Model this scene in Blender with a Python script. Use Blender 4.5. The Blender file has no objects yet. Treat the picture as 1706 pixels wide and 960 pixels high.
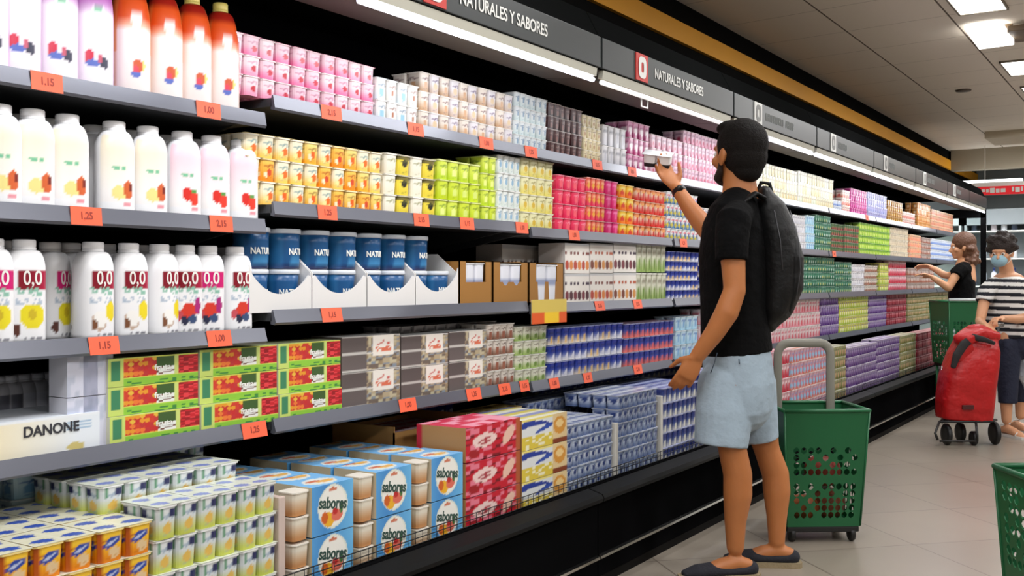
import bpy, bmesh, math, random
from math import sin, cos, pi, sqrt
from mathutils import Vector, Matrix
random.seed(7)
scene = bpy.context.scene
COL = scene.collection
# ------------------------------------------------------------------ camera, world, lights, exposure
F = 1750.0; VPX = 1968.0; HZ = 465.0; CH = 1.17; CD = 1.863      # focal length in px, vanishing point, horizon, eye height, distance to case front
TH = math.atan((VPX-853)/F); CT, ST = cos(TH), sin(TH)
cam = bpy.data.cameras.new('camera'); camo = bpy.data.objects.new('camera', cam); COL.objects.link(camo)
cam.sensor_width = 36; cam.lens = 36*F/1706; cam.shift_y = (HZ-480)/1706; cam.clip_start = .05; cam.clip_end = 200
camo.location = (CD, 0, CH); camo.rotation_euler = (pi/2, 0, TH)
scene.camera = camo
scene.view_settings.view_transform = 'Standard'; scene.view_settings.look = 'None'
scene.view_settings.gamma = 1; scene.view_settings.use_curve_mapping = False
scene.view_settings.exposure = 0.0
w = bpy.data.worlds.new('world'); scene.world = w; w.use_nodes = True
w.node_tree.nodes['Background'].inputs[0].default_value = (.9, .95, 1, 1)
w.node_tree.nodes['Background'].inputs[1].default_value = .05
CEIL = 2.915
def area(name, loc, sx, sy, energy, rot=(0,0,0), color=(1,1,1)):
    l = bpy.data.lights.new(name, 'AREA'); l.shape = 'RECTANGLE'; l.size = sx; l.size_y = sy; l.energy = energy; l.color = color
    o = bpy.data.objects.new(name, l); COL.objects.link(o); o.location = loc; o.rotation_euler = rot
    return o
CEIL_LIGHTS = [(-1.6,.6),(.4,.6),(2.2,.6),(4.3,.6),(6.75,.3),(9.2,.6),(10.5,.6),(12.6,.6),(14.6,.6)]   # y start, width
for i,(y,wd) in enumerate(CEIL_LIGHTS):
    area('ceiling_lamp_light', (.63+wd/2, y+.33, CEIL-.03), wd*.95, .6, 17 if y < 9 else 24, color=(.98,.985,1))
for i,y in enumerate((-1,1.2,3.4,5.6,8,11,14)):
    area('aisle_fill_light', (3.3, y, CEIL-.03), .6, .6, 44, color=(.98,.985,1))  # unseen fill lights, added to brighten the shelf fronts and the ceiling
JO = [.74, 2.13, 3.53, 4.92, 6.31, 7.70, 9.10, 10.50, 11.70, 12.85]
for a,b in zip(JO, JO[1:]):
    # the LED tubes under the case canopy light the shelves; the unlit third one has weak light added
    area('case_tube_light', (.0, (a+b)/2, 1.905), .03, b-a-.08, 2.0 if abs(a-3.53) < .01 else 4.3, rot=(0, math.radians(28), 0), color=(.96,.97,1))

# ------------------------------------------------------------------ helpers
def srgb(c):
    return tuple((x/255/12.92 if x/255 <= .04045 else ((x/255+.055)/1.055)**2.4) for x in c[:3])
def YY(x, D):                    # distance along the case of picture column x on the plane D metres left of the camera
    q = (x-853)/F
    return D*(CT + q*ST)/(ST - q*CT)
def WP(px, py, Z):               # world point at depth Z along the view axis
    X = (px-853)/F*Z
    return Vector((CD - Z*ST + X*CT, Z*CT + X*ST, CH + (HZ-py)/F*Z))
def WH(m, D): return CH + m*D/CT
MATS = {}
def mat(name, c=(128,128,128), rough=.5, metal=0, emit=0, bump=0, bscale=60, spec=None, noise=0, nscale=8, alpha=1, coat=0):
    if name in MATS: return MATS[name]
    m = bpy.data.materials.new(name); m.use_nodes = True; n = m.node_tree.nodes; l = m.node_tree.links
    b = n['Principled BSDF']; b.inputs['Base Color'].default_value = (*srgb(c), 1)
    b.inputs['Roughness'].default_value = rough; b.inputs['Metallic'].default_value = metal
    if spec is not None: b.inputs['Specular IOR Level'].default_value = spec
    if coat: b.inputs['Coat Weight'].default_value = coat
    if emit: b.inputs['Emission Color'].default_value = (*srgb(c), 1); b.inputs['Emission Strength'].default_value = emit
    if bump or noise:
        tc = n.new('ShaderNodeTexCoord'); nt = n.new('ShaderNodeTexNoise'); nt.inputs['Scale'].default_value = bscale if bump else nscale
        nt.inputs['Detail'].default_value = 4
        l.new(tc.outputs['Object'], nt.inputs['Vector'])
        if bump:
            bp = n.new('ShaderNodeBump'); bp.inputs['Strength'].default_value = bump; bp.inputs['Distance'].default_value = .01 if bscale>25 else .05
            l.new(nt.outputs['Fac'], bp.inputs['Height']); l.new(bp.outputs['Normal'], b.inputs['Normal'])
        if noise:
            n2 = n.new('ShaderNodeTexNoise'); n2.inputs['Scale'].default_value = nscale; n2.inputs['Detail'].default_value = 3
            l.new(tc.outputs['Object'], n2.inputs['Vector'])
            mx = n.new('ShaderNodeMix'); mx.data_type = 'RGBA'
            mx.inputs[6].default_value = (*[x*(1-noise) for x in srgb(c)], 1); mx.inputs[7].default_value = (*[min(1,x*(1+noise)) for x in srgb(c)], 1)
            l.new(n2.outputs['Fac'], mx.inputs[0]); l.new(mx.outputs[2], b.inputs['Base Color'])
    MATS[name] = m; return m
def printed(name, rough=.4, trans=0):
    if name in MATS: return MATS[name]
    m = bpy.data.materials.new(name); m.use_nodes = True; n = m.node_tree.nodes; l = m.node_tree.links
    b = n['Principled BSDF']; a = n.new('ShaderNodeVertexColor'); a.layer_name = 'Col'
    l.new(a.outputs['Color'], b.inputs['Base Color']); b.inputs['Roughness'].default_value = rough
    MATS[name] = m; return m
P_CARD = printed('printed_card', .5); P_PLAST = printed('printed_plastic', .32); P_FOIL = printed('printed_foil', .28)
class G:
    """collects geometry with one colour per vertex"""
    def __init__(s): s.v=[]; s.f=[]; s.c=[]; s.m=[]; s.sm=[]
    def add(s, vs, fs, cs=None, m=0, smooth=False):
        o = len(s.v); s.v += [tuple(v) for v in vs]
        s.c += cs if cs else [(1,1,1)]*len(vs)
        for f in fs: s.f.append([i+o for i in f]); s.m.append(m); s.sm.append(smooth)
    def box(s, x0,x1,y0,y1,z0,z1, c=(255,255,255), m=0):
        v = [(x0,y0,z0),(x1,y0,z0),(x1,y1,z0),(x0,y1,z0),(x0,y0,z1),(x1,y0,z1),(x1,y1,z1),(x0,y1,z1)]
        s.add(v, [(0,3,2,1),(4,5,6,7),(0,1,5,4),(1,2,6,5),(2,3,7,6),(3,0,4,7)], [srgb(c)]*8, m); return s
    def bbox(s, x0,x1,y0,y1,z0,z1, c=(255,255,255), m=0, b=.004):    # box with chamfered edges
        bm = bmesh.new(); bmesh.ops.create_cube(bm, size=1)
        for v in bm.verts: v.co = Vector(((x0+x1)/2+v.co.x*(x1-x0), (y0+y1)/2+v.co.y*(y1-y0), (z0+z1)/2+v.co.z*(z1-z0)))
        bmesh.ops.bevel(bm, geom=bm.edges[:], offset=b, segments=2, affect='EDGES', profile=.6)
        bm.verts.ensure_lookup_table()
        s.add([v.co for v in bm.verts], [[v.index for v in f.verts] for f in bm.faces], [srgb(c)]*len(bm.verts), m); bm.free(); return s
    def grid(s, P, nu, nv, col, m=0, smooth=False):
        vs=[]; cs=[]
        for j in range(nv+1):
            for i in range(nu+1):
                u,v = i/nu, j/nv; vs.append(P(u,v)); cs.append(srgb(col(u,v)))
        fs=[(j*(nu+1)+i, j*(nu+1)+i+1, (j+1)*(nu+1)+i+1, (j+1)*(nu+1)+i) for j in range(nv) for i in range(nu)]
        s.add(vs, fs, cs, m, smooth); return s
    def prof(s, pts, y0, y1, c=(255,255,255), m=0, axis='y'):         # closed xz profile swept along y
        n=len(pts)
        a=[(p[0],y0,p[1]) for p in pts]+[(p[0],y1,p[1]) for p in pts]
        s.add(a, [tuple(range(n))[::-1], tuple(range(n,2*n))]+[(i,(i+1)%n,n+(i+1)%n,n+i) for i in range(n)], [srgb(c)]*(2*n), m); return s
    def lathe(s, prof, seg=24, col=None, c=(255,255,255), m=0, cx=0, cy=0, sq=0, cap=True):
        vs=[]; cs=[]; n=len(prof)
        for r,z in prof:
            for k in range(seg):
                a = 2*pi*k/seg; ca,sa = cos(a),sin(a)
                if sq: q=(abs(ca)**sq+abs(sa)**sq)**(-1/sq)
                else: q=1
                vs.append((cx+r*q*ca, cy+r*q*sa, z)); cs.append(srgb(col(a if a<=pi else a-2*pi, z)) if col else srgb(c))
        fs=[(j*seg+k, j*seg+(k+1)%seg, (j+1)*seg+(k+1)%seg, (j+1)*seg+k) for j in range(n-1) for k in range(seg)]
        if cap: fs += [tuple(range(seg))[::-1], tuple((n-1)*seg+k for k in range(seg))]
        s.add(vs, fs, cs, m, True); return s
    def tube(s, pts, r, seg=8, c=(255,255,255), m=0):
        pts=[Vector(p) for p in pts]; rings=[]; prev=None
        for i,p in enumerate(pts):
            t=(pts[min(i+1,len(pts)-1)]-pts[max(i-1,0)]).normalized()
            a = prev if prev is not None else (Vector((0,0,1)) if abs(t.z)<.9 else Vector((1,0,0)))
            a=(a-t*a.dot(t)).normalized(); prev=a; b=t.cross(a)
            rr = r[i] if isinstance(r,(list,tuple)) else r
            rings.append([p+(a*cos(2*pi*k/seg)+b*sin(2*pi*k/seg))*rr for k in range(seg)])
        vs=[v for R in rings for v in R]; n=len(pts)
        fs=[(j*seg+k, j*seg+(k+1)%seg,(j+1)*seg+(k+1)%seg,(j+1)*seg+k) for j in range(n-1) for k in range(seg)]
        fs+=[tuple(range(seg))[::-1], tuple((n-1)*seg+k for k in range(seg))]
        s.add(vs, fs, [srgb(c)]*len(vs), m, True); return s
    def mesh(s, name, mats):
        me=bpy.data.meshes.new(name); me.from_pydata(s.v, [], s.f); 
        ca=me.color_attributes.new('Col','FLOAT_COLOR','POINT')
        ca.data.foreach_set('color', [x for c in s.c for x in (c[0],c[1],c[2],1)])
        me.polygons.foreach_set('material_index', s.m); me.polygons.foreach_set('use_smooth', s.sm)
        for m in (mats if isinstance(mats,(list,tuple)) else [mats]): me.materials.append(m)
        me.update(); return me
def obj(name, me, mats=None, parent=None, loc=None, label=None):
    if isinstance(me, G): me = me.mesh(name, mats)
    o = bpy.data.objects.new(name, me); COL.objects.link(o)
    if parent: o.parent = parent
    if loc is not None: o.location = loc
    if label: o['label'] = label
    return o
def tag(o, label, cat, group=None, kind=None):
    o['label']=label; o['category']=cat
    if group: o['group']=group
    if kind: o['kind']=kind
    return o
def thing(name, label, cat, loc=(0,0,0), rz=0, group=None):
    o=bpy.data.objects.new(name,None); COL.objects.link(o); o.location=loc; o.rotation_euler=(0,0,rz); o.empty_display_size=.05
    return tag(o,label,cat,group)
def struct(name, g, mats, loc=None):
    o=obj(name,g,mats,None,loc); o['kind']='structure'; return o
def dup(root, loc, label=None, group=None, rz=0, scale=None):
    r=root.copy(); COL.objects.link(r); r.location=loc; r.rotation_euler=(0,0,rz)
    if scale: r.scale=scale
    if label: r['label']=label
    if group: r['group']=group
    for ch in root.children:
        c=ch.copy(); COL.objects.link(c); c.parent=r
        for g in ch.children:
            d=g.copy(); COL.objects.link(d); d.parent=c
    return r
def text_mesh(s, size, thick=.0008, xs=1, bold=.0, align='CENTER'):
    """letters in the local yz plane facing +x, reading towards +y, centred on the origin"""
    cu=bpy.data.curves.new('lettering','FONT'); cu.body=s; cu.size=size; cu.extrude=thick; cu.offset=bold*size; cu.align_x=align; cu.align_y='CENTER'
    o=bpy.data.objects.new('lettering',cu); COL.objects.link(o); bpy.context.view_layer.update()
    me=bpy.data.meshes.new_from_object(o.evaluated_get(bpy.context.evaluated_depsgraph_get()))
    bpy.data.objects.remove(o); bpy.data.curves.remove(cu)
    for v in me.vertices:
        x,y,z=v.co; v.co=(z, x*xs, y)
    me.materials.clear(); return me
def lettering(name, s, size, m, parent, loc, rot=(0,0,0), xs=1, bold=.02, thick=.0008, align='CENTER', label=None):
    me=text_mesh(s,size,thick,xs,bold,align); me.materials.append(m)
    o=obj(name,me,None,parent,loc,label); o.rotation_euler=rot; return o
ORD=['first','second','third','fourth','fifth','sixth','seventh','eighth','ninth','tenth','eleventh','twelfth','thirteenth','fourteenth','fifteenth','sixteenth']
# print helpers
def ell(u,v,cu,cv,ru,rv,ang=0):
    du,dv=u-cu,v-cv
    if ang: ca,sa=cos(ang),sin(ang); du,dv=du*ca+dv*sa,-du*sa+dv*ca
    return (du/ru)**2+(dv/rv)**2<1
def mix(a,b,t): t=max(0,min(1,t)); return tuple(a[i]*(1-t)+b[i]*t for i in range(3))
def rnd(i,j,k=0):
    x=sin(i*12.9898+j*78.233+k*37.719)*43758.5453; return x-math.floor(x)
def nz(u,v,n,k=0): return rnd(int(u*n),int(v*n),k)
# ------------------------------------------------------------------ room
ZX0, ZX1, ZY0, ZY1 = -.80, 5.2, -3.0, 17.5
def tile_floor():
    m=bpy.data.materials.new('floor_tiles'); m.use_nodes=True; n=m.node_tree.nodes; l=m.node_tree.links; b=n['Principled BSDF']
    tc=n.new('ShaderNodeTexCoord'); mp=n.new('ShaderNodeMapping'); mp.inputs['Rotation'].default_value=(0,0,-(TH+math.radians(13))); mp.inputs['Location'].default_value=(.13,.22,0)
    l.new(tc.outputs['Object'],mp.inputs['Vector'])
    br=n.new('ShaderNodeTexBrick'); br.offset=0; br.inputs['Scale'].default_value=1; br.inputs['Brick Width'].default_value=.6; br.inputs['Row Height'].default_value=.6
    br.inputs['Mortar Size'].default_value=.0035; br.inputs['Mortar Smooth'].default_value=.3
    br.inputs['Color1'].default_value=(*srgb((154,144,131)),1); br.inputs['Color2'].default_value=(*srgb((147,138,126)),1); br.inputs['Mortar'].default_value=(*srgb((106,96,86)),1)
    l.new(mp.outputs[0],br.inputs['Vector'])
    no=n.new('ShaderNodeTexNoise'); no.inputs['Scale'].default_value=1.6; no.inputs['Detail'].default_value=5; l.new(tc.outputs['Object'],no.inputs['Vector'])
    mx=n.new('ShaderNodeMix'); mx.data_type='RGBA'; mx.blend_type='MULTIPLY'; mx.inputs[0].default_value=.35
    cr=n.new('ShaderNodeValToRGB'); cr.color_ramp.elements[0].position=.3; cr.color_ramp.elements[0].color=(.72,.66,.62,1); cr.color_ramp.elements[1].position=.7; cr.color_ramp.elements[1].color=(1,1,1,1)
    l.new(no.outputs['Fac'],cr.inputs[0]); l.new(br.outputs['Color'],mx.inputs[6]); l.new(cr.outputs[0],mx.inputs[7]); l.new(mx.outputs[2],b.inputs['Base Color'])
    b.inputs['Roughness'].default_value=.28
    return m
g=G(); g.box(-4.1,ZX1,ZY0,ZY1,-.1,0); struct('floor',g,tile_floor())
def ceil_mat():
    m=bpy.data.materials.new('ceiling_tiles'); m.use_nodes=True; n=m.node_tree.nodes; l=m.node_tree.links; b=n['Principled BSDF']
    tc=n.new('ShaderNodeTexCoord'); sp=n.new('ShaderNodeSeparateXYZ'); l.new(tc.outputs['Object'],sp.inputs[0])
    def math_(op,a,bv,c=None):
        q=n.new('ShaderNodeMath'); q.operation=op
        for i,x in enumerate((a,bv,c)):
            if x is None: continue
            if isinstance(x,(int,float)): q.inputs[i].default_value=x
            else: l.new(x,q.inputs[i])
        return q.outputs[0]
    k=math.tan(math.radians(8))
    xs=math_('ADD',sp.outputs[0],.126); ys=math_('MULTIPLY_ADD',sp.outputs[0],k,sp.outputs[1])
    ys=math_('ADD',ys,.10)
    fx=math_('PINGPONG',xs,.345); fy=math_('PINGPONG',ys,.345)
    lx=math_('LESS_THAN',fx,.006); ly=math_('LESS_THAN',fy,.004); ly=math_('MULTIPLY',ly,.5)
    mk=math_('MAXIMUM',lx,ly)
    mx=n.new('ShaderNodeMix'); mx.data_type='RGBA'; mx.inputs[6].default_value=(*srgb((230,222,210)),1); mx.inputs[7].default_value=(*srgb((92,80,68)),1)
    l.new(mk,mx.inputs[0]); l.new(mx.outputs[2],b.inputs['Base Color']); b.inputs['Roughness'].default_value=.8
    return m
g=G(); g.box(-4.1,ZX1,ZY0,ZY1,CEIL,CEIL+.1); struct('ceiling',g,ceil_mat())
M_wall=mat('dark_wall_paint',(26,26,26),.9,spec=0)
g=G(); g.box(ZX0-.12,ZX0,ZY0,13.2,0,CEIL); g.box(ZX0-.12,ZX0,13.2,17.5,2.3,CEIL); struct('wall_left',g,M_wall)
g=G(); g.box(-4.1,-4.0,12.9,ZY1,0,CEIL); g.box(-4.0,ZX0-.12,12.9,13.0,0,CEIL); struct('wall_side',g,mat('side_wall_paint',(170,176,176),.7))
g=G(); g.box(-4.1,ZX1,ZY1,ZY1+.1,0,CEIL); struct('wall_back',g,mat('pale_wall_paint',(150,158,160),.6))
g=G(); g.box(ZX1,ZX1+.1,ZY0,ZY1,0,CEIL); struct('wall_right',g,mat('right_wall_paint',(165,160,152),.7))
g=G(); g.box(ZX0,ZX1,ZY0-.1,ZY0,0,CEIL); struct('wall_front',g,mat('front_wall_paint',(120,118,114),.7))
DW=CD-ZX0
yb0,yb1=WH(.4765,DW-.04),WH(.516,DW-.04)
g=G(); g.box(ZX0,ZX0+.03,ZY0,17.45,yb0,yb1); struct('trim_1',g,mat('ochre_band',(246,170,10),.55,noise=.12,nscale=1.2))
# ceiling step beyond the case
g=G(); g.box(-.1,2.4,13.5,14.3,CEIL-.08,CEIL); struct('trim_2',g,mat('ceiling_step',(190,180,160),.8))
g=G(); g.box(-.77,5.2,15.2,15.4,CEIL-.28,CEIL); struct('trim_3',g,mat('ceiling_beam',(150,140,122),.8))
M_lamp=mat('lamp_diffuser',(255,252,246),.4,emit=5)
M_hous=mat('lamp_housing',(120,112,98),.6)
lab={4:'narrow lit ceiling light panel nearest the camera at the top right',5:'large square lit ceiling light beyond the hanging lamp',6:'lit ceiling light second beyond the hanging lamp',7:'small far lit ceiling light third beyond the hanging lamp',8:'farthest lit ceiling light over the end of the aisle'}
for i,(y,wd) in enumerate(CEIL_LIGHTS):
    t=thing('ceiling_light',lab.get(i,'lit square ceiling light panel over the near aisle'),'ceiling light',(.63+wd/2,y+.33,CEIL),0,'recessed ceiling lights')
    g=G()
    for a in ((-wd/2,-wd/2+.012,-.33,.33),(wd/2-.012,wd/2,-.33,.33),(-wd/2,wd/2,-.33,-.318),(-wd/2,wd/2,.318,.33)): g.box(a[0],a[1],a[2],a[3],-.016,0)
    obj('frame',g,M_hous,t); g=G(); g.box(-wd/2+.012,wd/2-.012,-.318,.318,-.01,-.001); obj('diffuser',g,M_lamp,t)
t=thing('hanging_lamp','white box lamp hung tilted below the ceiling on a brown bracket','lamp',(.76,7.9,CEIL-.05))
g=G(); g.bbox(-.13,.10,-.17,.17,-.025,.015); o=obj('diffuser',g,M_lamp,t); o.rotation_euler=(math.radians(-14),0,math.radians(-8))
g=G(); g.bbox(.11,.24,-.10,.30,-.02,.02,b=.006); g.box(.08,.13,-.02,.02,-.01,.05); obj('bracket',g,mat('brown_metal',(98,80,58),.5),t)
g=G(); g.lathe([(.05,0),(.07,-.004),(.065,-.012),(.03,-.014)],20); tag(obj('ceiling_vent',g,mat('vent_grey',(90,80,70),.6),None,(.74+.02,8.35,CEIL)),'small round grey vent disc in the beige ceiling tiles','vent').location=WP(1605,150,1750*(CEIL-CH)/315)
# ------------------------------------------------------------------ refrigerated case
M_black=mat('case_black',(14,14,15),.8,spec=0); M_dark=mat('case_interior',(7,7,8),.9,spec=0); M_charc=mat('header_charcoal',(46,50,50),.35,spec=.35)
M_chrome=mat('chrome_strip',(225,225,222),.18,metal=1); M_alu=mat('aluminium_profile',(196,194,180),.4,metal=.5)
M_rail=mat('price_rail_grey',(98,100,110),.28,metal=.3); M_tube=mat('led_tube',(238,240,255),.3,emit=4.5); M_tubeoff=mat('led_tube_dim',(226,226,222),.3,emit=1.0); M_soff=mat('soffit_brown',(72,62,54),.6)
M_shelf=mat('shelf_steel',(72,74,78),.45,metal=.3); M_white=mat('sign_white',(226,226,222),.5); M_red=mat('sign_red',(196,52,44),.5); M_wire=mat('wire_black',(30,30,30),.4,metal=.3)
SX=CD-2.17        # shelf front plane
SXB=-.755
DZ=.343           # deck product level
def shelf_levels(k):
    return (1.634,1.336,1.030,.771) if k==0 else (1.690,1.388 if k==1 else 1.374,1.080 if k==1 else 1.070,.771 if k<2 else .762)
caselab=['refrigerated display case section nearest the camera, holding tall drink bottles','refrigerated display case section with white trays of blue tubs','refrigerated display case section with brown cartons and magenta cups','refrigerated display case section in front of the man in black','refrigerated display case section behind the grey handle of the green basket','refrigerated display case section holding the lime and dark green packs','refrigerated display case section with lilac packs, third from the far end','refrigerated display case section next to the last, beside the woman with brown hair','farthest refrigerated display case section with the black framed glass end']
signs=['','NATURALES Y SABORES','NATURALES Y SABORES','DESNATADOS Y FIBRA','BIFIDUS','SOJA','POSTRES','QUESO','']
for k,(a,b) in enumerate(zip(JO,JO[1:])):
    y0,y1=a+.004,b-.004
    t=thing('refrigerated_display_case',caselab[k],'display case',(0,a,0),0,'refrigerated display case sections')
    def L(g): 
        g.v=[(v[0],v[1]-a,v[2]) for v in g.v]; return g
    g=G(); g.prof([(0,.04),(0,.345),(-.015,.352),(-.03,.30),(-.03,.04)],y0,y1); obj('base_panel',L(g),M_black,t)
    g=G(); g.prof([(-.01,0),(-.005,.09),(-.03,.095),(-.05,0)],y0,y1); obj('kick_plate',L(g),mat('kick_grey',(22,21,20),.6,spec=.05),t)
    g=G(); g.prof([(.0,.106),(.012,.110),(.012,.120),(.0,.124)],y0,y1); obj('chrome_strip',L(g),M_chrome,t)
    g=G(); g.prof([(.0,.322),(.022,.328),(.026,.342),(.018,.356),(-.04,.372),(-.05,.35),(-.0,.345)],y0,y1); obj('bumper',L(g),mat('bumper_grey',(18,18,18),.45,spec=.06),t)
    g=G(); g.prof([(-.03,.30),(-.05,.372),(-.075,.372),(-.085,DZ),(SXB,DZ),(SXB,DZ-.03),(-.08,.3)],y0,y1); obj('deck',L(g),M_black,t)
    g=G()
    for q in range(3): g.tube([(-.066,y0,.376+q*.018),(-.066,y1,.376+q*.018)],.0018,5)
    n=int((y1-y0)/.035)
    for q in range(n+1): g.tube([(-.066,y0+(y1-y0)*q/n,.37),(-.066,y0+(y1-y0)*q/n,.412)],.0014,4)
    obj('wire_fence',L(g),M_wire,t)
    g=G(); g.box(SXB-.03,SXB,y0,y1,0,2.16); obj('back_panel',L(g),M_dark,t)
    # canopy
    g=G(); g.prof([(.003,1.965),(.003,2.09),(-.05,2.19),(SXB-.03,2.19),(SXB-.03,2.06),(-.26,2.06),(-.24,1.965)],y0,y1); obj('canopy',L(g),M_charc if k<0 else mat('canopy_black',(20,21,21),.8,spec=0),t)
    g=G(); g.prof([(.0,1.963),(-.24,1.963),(-.24,1.955),(-.03,1.93),(-.025,1.955)],y0,y1); obj('soffit',L(g),M_soff,t)
    g=G(); g.prof([(.006,1.934),(.010,1.964),(-.01,1.966),(-.014,1.934)],y0+.02,y1-.02); obj('aluminium_profile',L(g),M_alu,t)
    g=G(); g.tube([(-.004,y0+.03,1.921),(-.004,y1-.03,1.921)],.0095,10); obj('light_tube',L(g),M_tubeoff if k==2 else M_tube,t)  # third section's tube is unlit; its dim glow is added for the packs
    if k in (2,): 
        g=G(); g.tube([(-.06,y0+.50,1.945),(-.06,y0+.50,1.90),(-.06,y0+.56,1.90),(-.06,y0+.56,1.945)],.004,6); obj('hook',L(g),M_white,t)
    # header sign
    g=G(); g.bbox(.004,.016,y0+.004,y1-.004,1.968,2.084,b=.002); s=obj('header_sign',L(g),M_charc,t)
    if 0<k<8:
        yc=.345
        g=G(); g.box(.016,.020,yc-.055,yc+.055,1.972,2.082); p=obj('number_plate',g,M_red if k<3 else M_white,s,label='red square plate with a white rounded zero' if k<3 else 'white upright plate')
        g=G()
        def rr(t0,hw,hh): return (hw*math.copysign(abs(cos(t0))**.6,cos(t0)), hh*math.copysign(abs(sin(t0))**.6,sin(t0)))
        N=28; vs=[]
        for q in range(N):
            A=rr(2*pi*q/N,.036,.044); B=rr(2*pi*q/N,.012,.021)
            vs+=[(.022,yc+A[0],2.027+A[1]),(.022,yc+B[0],2.027+B[1])]
        g.add(vs,[(2*q,(2*q+2)%(2*N),(2*q+3)%(2*N),2*q+1) for q in range(N)])
        if k<3: obj('symbol',g,M_white,p)
        else:
            obj('symbol',g,mat('plate_grey',(120,120,118),.5),p)
        if k<3: lettering('lettering',signs[k],.058,M_white,s,(.0175,.47,2.024),xs=.845,bold=.012,align='LEFT')
        else:    # too blurred in the photograph to read: short pale strokes in two words
            g=G(); yy_=.47; words_=[(10,5),(7,),(6,),(5,4),(8,)][k-3]
            for wn in words_:
                for q in range(wn):
                    for st in ((0,.004),(.014,.018)): g.box(.0165,.0175,yy_+st[0],yy_+st[1],2.006,2.046)
                    g.box(.0165,.0175,yy_,yy_+.018,2.006+.018*(q%3),2.010+.018*(q%3)); yy_+=.030
                yy_+=.03
            obj('lettering',g,mat('sign_pale',(150,154,152),.5),s)
    zs=shelf_levels(k)
    for q,z in enumerate(zs):
        g=G(); g.box(SXB,SX-.006,y0+.012,y1-.012,z-.030,z-.006)
        for bx in (y0+.03,y1-.05):   # cantilever brackets
            g.prof([(SXB,z-.03),(SX-.08,z-.03),(SXB,z-.10)],bx,bx+.012)
        s=obj('shelf',L(g),M_shelf,t)
        tl=.006 if q<2 else .012
        g=G(); g.prof([(SX-.006,z+.0),(SX+.000,z+.003),(SX+.004+tl*.6,z-.034),(SX+.003,z-.041),(SX-.010,z-.038)],y0+.012,y1-.012)
        obj('price_rail',L(g),M_rail,s)
    if k==8:
        g=G(); 
        for (xa,xb,za,zb) in ((-.045,.012,0,1.96),(SXB,SXB+.05,0,1.96),(SXB,.01,1.86,1.96),(SXB,.01,0,.42)): g.box(xa,xb,y1-.03,y1,za,zb)
        obj('end_frame',L(g),M_black,t,label='black end frame')
        gm=bpy.data.materials.new('end_glass'); gm.use_nodes=True; bb=gm.node_tree.nodes['Principled BSDF']; bb.inputs['Transmission Weight'].default_value=1; bb.inputs['Roughness'].default_value=.02; bb.inputs['IOR'].default_value=1.1; bb.inputs['Base Color'].default_value=(.9,.97,.95,1)
        g=G(); g.box(SXB+.05,-.045,y1-.018,y1-.012,.42,1.86); obj('glass_pane',L(g),gm,t)
# ------------------------------------------------------------------ far end of the shop
t=thing('banner','red and white banner hanging at the far end of the aisle','banner',(0,14.9,2.27))
g=G(); g.box(-.46,2.4,-.01,.01,-.005,.16); obj('white_board',g,mat('banner_white',(235,228,222),.6),t)
g=G(); g.box(-.46,2.4,-.016,-.0105,-.005,.105)
bs=obj('red_board',g,mat('banner_red_glow',(215,30,40),.6,emit=.35),t)  # board is no lamp; a slight glow is added to lift the far end
g=G(); xx=-.38
for i in range(34):
    w_=.02+.04*rnd(i,3)
    if i%7!=6: g.box(xx,xx+w_,-.019,-.0162,.02+.02*rnd(i,4),.07+.02*rnd(i,5),(240,236,230))
    xx+=w_+.014
obj('lettering',g,M_white,t,label='white illegible lettering')
g=G(); g.bbox(-.68,.12,.2,.29,.185,.215,b=.01); obj('light_bar',g,mat('far_tube',(245,250,255),.4,emit=3.2),t)
for hx_ in (-.3,1.8):
    g=G(); g.tube([(hx_,0,.16),(hx_,0,CEIL-2.27)],.004,6); obj('hanger',g,M_white,t)
area('far_bar_light',(-.28,15.15,2.43),.8,.1,20,color=(.93,.97,1)); area('far_end_fill_light',(-1.6,14.2,CEIL-.03),.6,.6,60,color=(.93,.97,1)); area('far_end_fill_light',(-2.4,14.4,CEIL-.03),.6,.6,50,color=(.93,.97,1))  # far-end fills have no fixture, added to brighten the cabinets
# far cabinets against the back wall
def far_cab(x,w,c,label,h=2.15,nsh=5,y=16.0):
    t=thing('wall_cabinet',label,'cabinet',(x,y,0),0,'upright cabinets along the back wall')
    g=G(); g.box(-w/2,w/2,.0,.5,0,.12); g.box(-w/2,w/2,.46,.5,.12,h); g.box(-w/2,-w/2+.03,0,.5,.12,h); g.box(w/2-.03,w/2,0,.5,.12,h); g.box(-w/2,w/2,0,.5,h-.22,h); obj('body',g,mat('cab_'+label[:9],c,.5),t)
    for q in range(nsh):
        g=G(); g.box(-w/2+.03,w/2-.03,.02,.46,.3+q*(h-.6)/(nsh-1)-.02,.3+q*(h-.6)/(nsh-1)); obj('shelf',g,M_white,t)
    return t
cabs=[(-1.25,.95,(196,204,204),'white upright cabinet behind the glass end of the display case'),(-.28,.9,(150,158,162),'grey upright cabinet behind the striped woman'),(.68,.95,(140,150,156),'grey upright cabinet of bottles at the right end of the back wall')]
bot=G(); bot.lathe([(.02,0),(.04,.004),(.04,.15),(.035,.18),(.014,.21),(.014,.235),(.017,.236),(.017,.255)],10,col=lambda a,z:(230,232,235) if z<.2 else (40,60,120)); 
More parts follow.
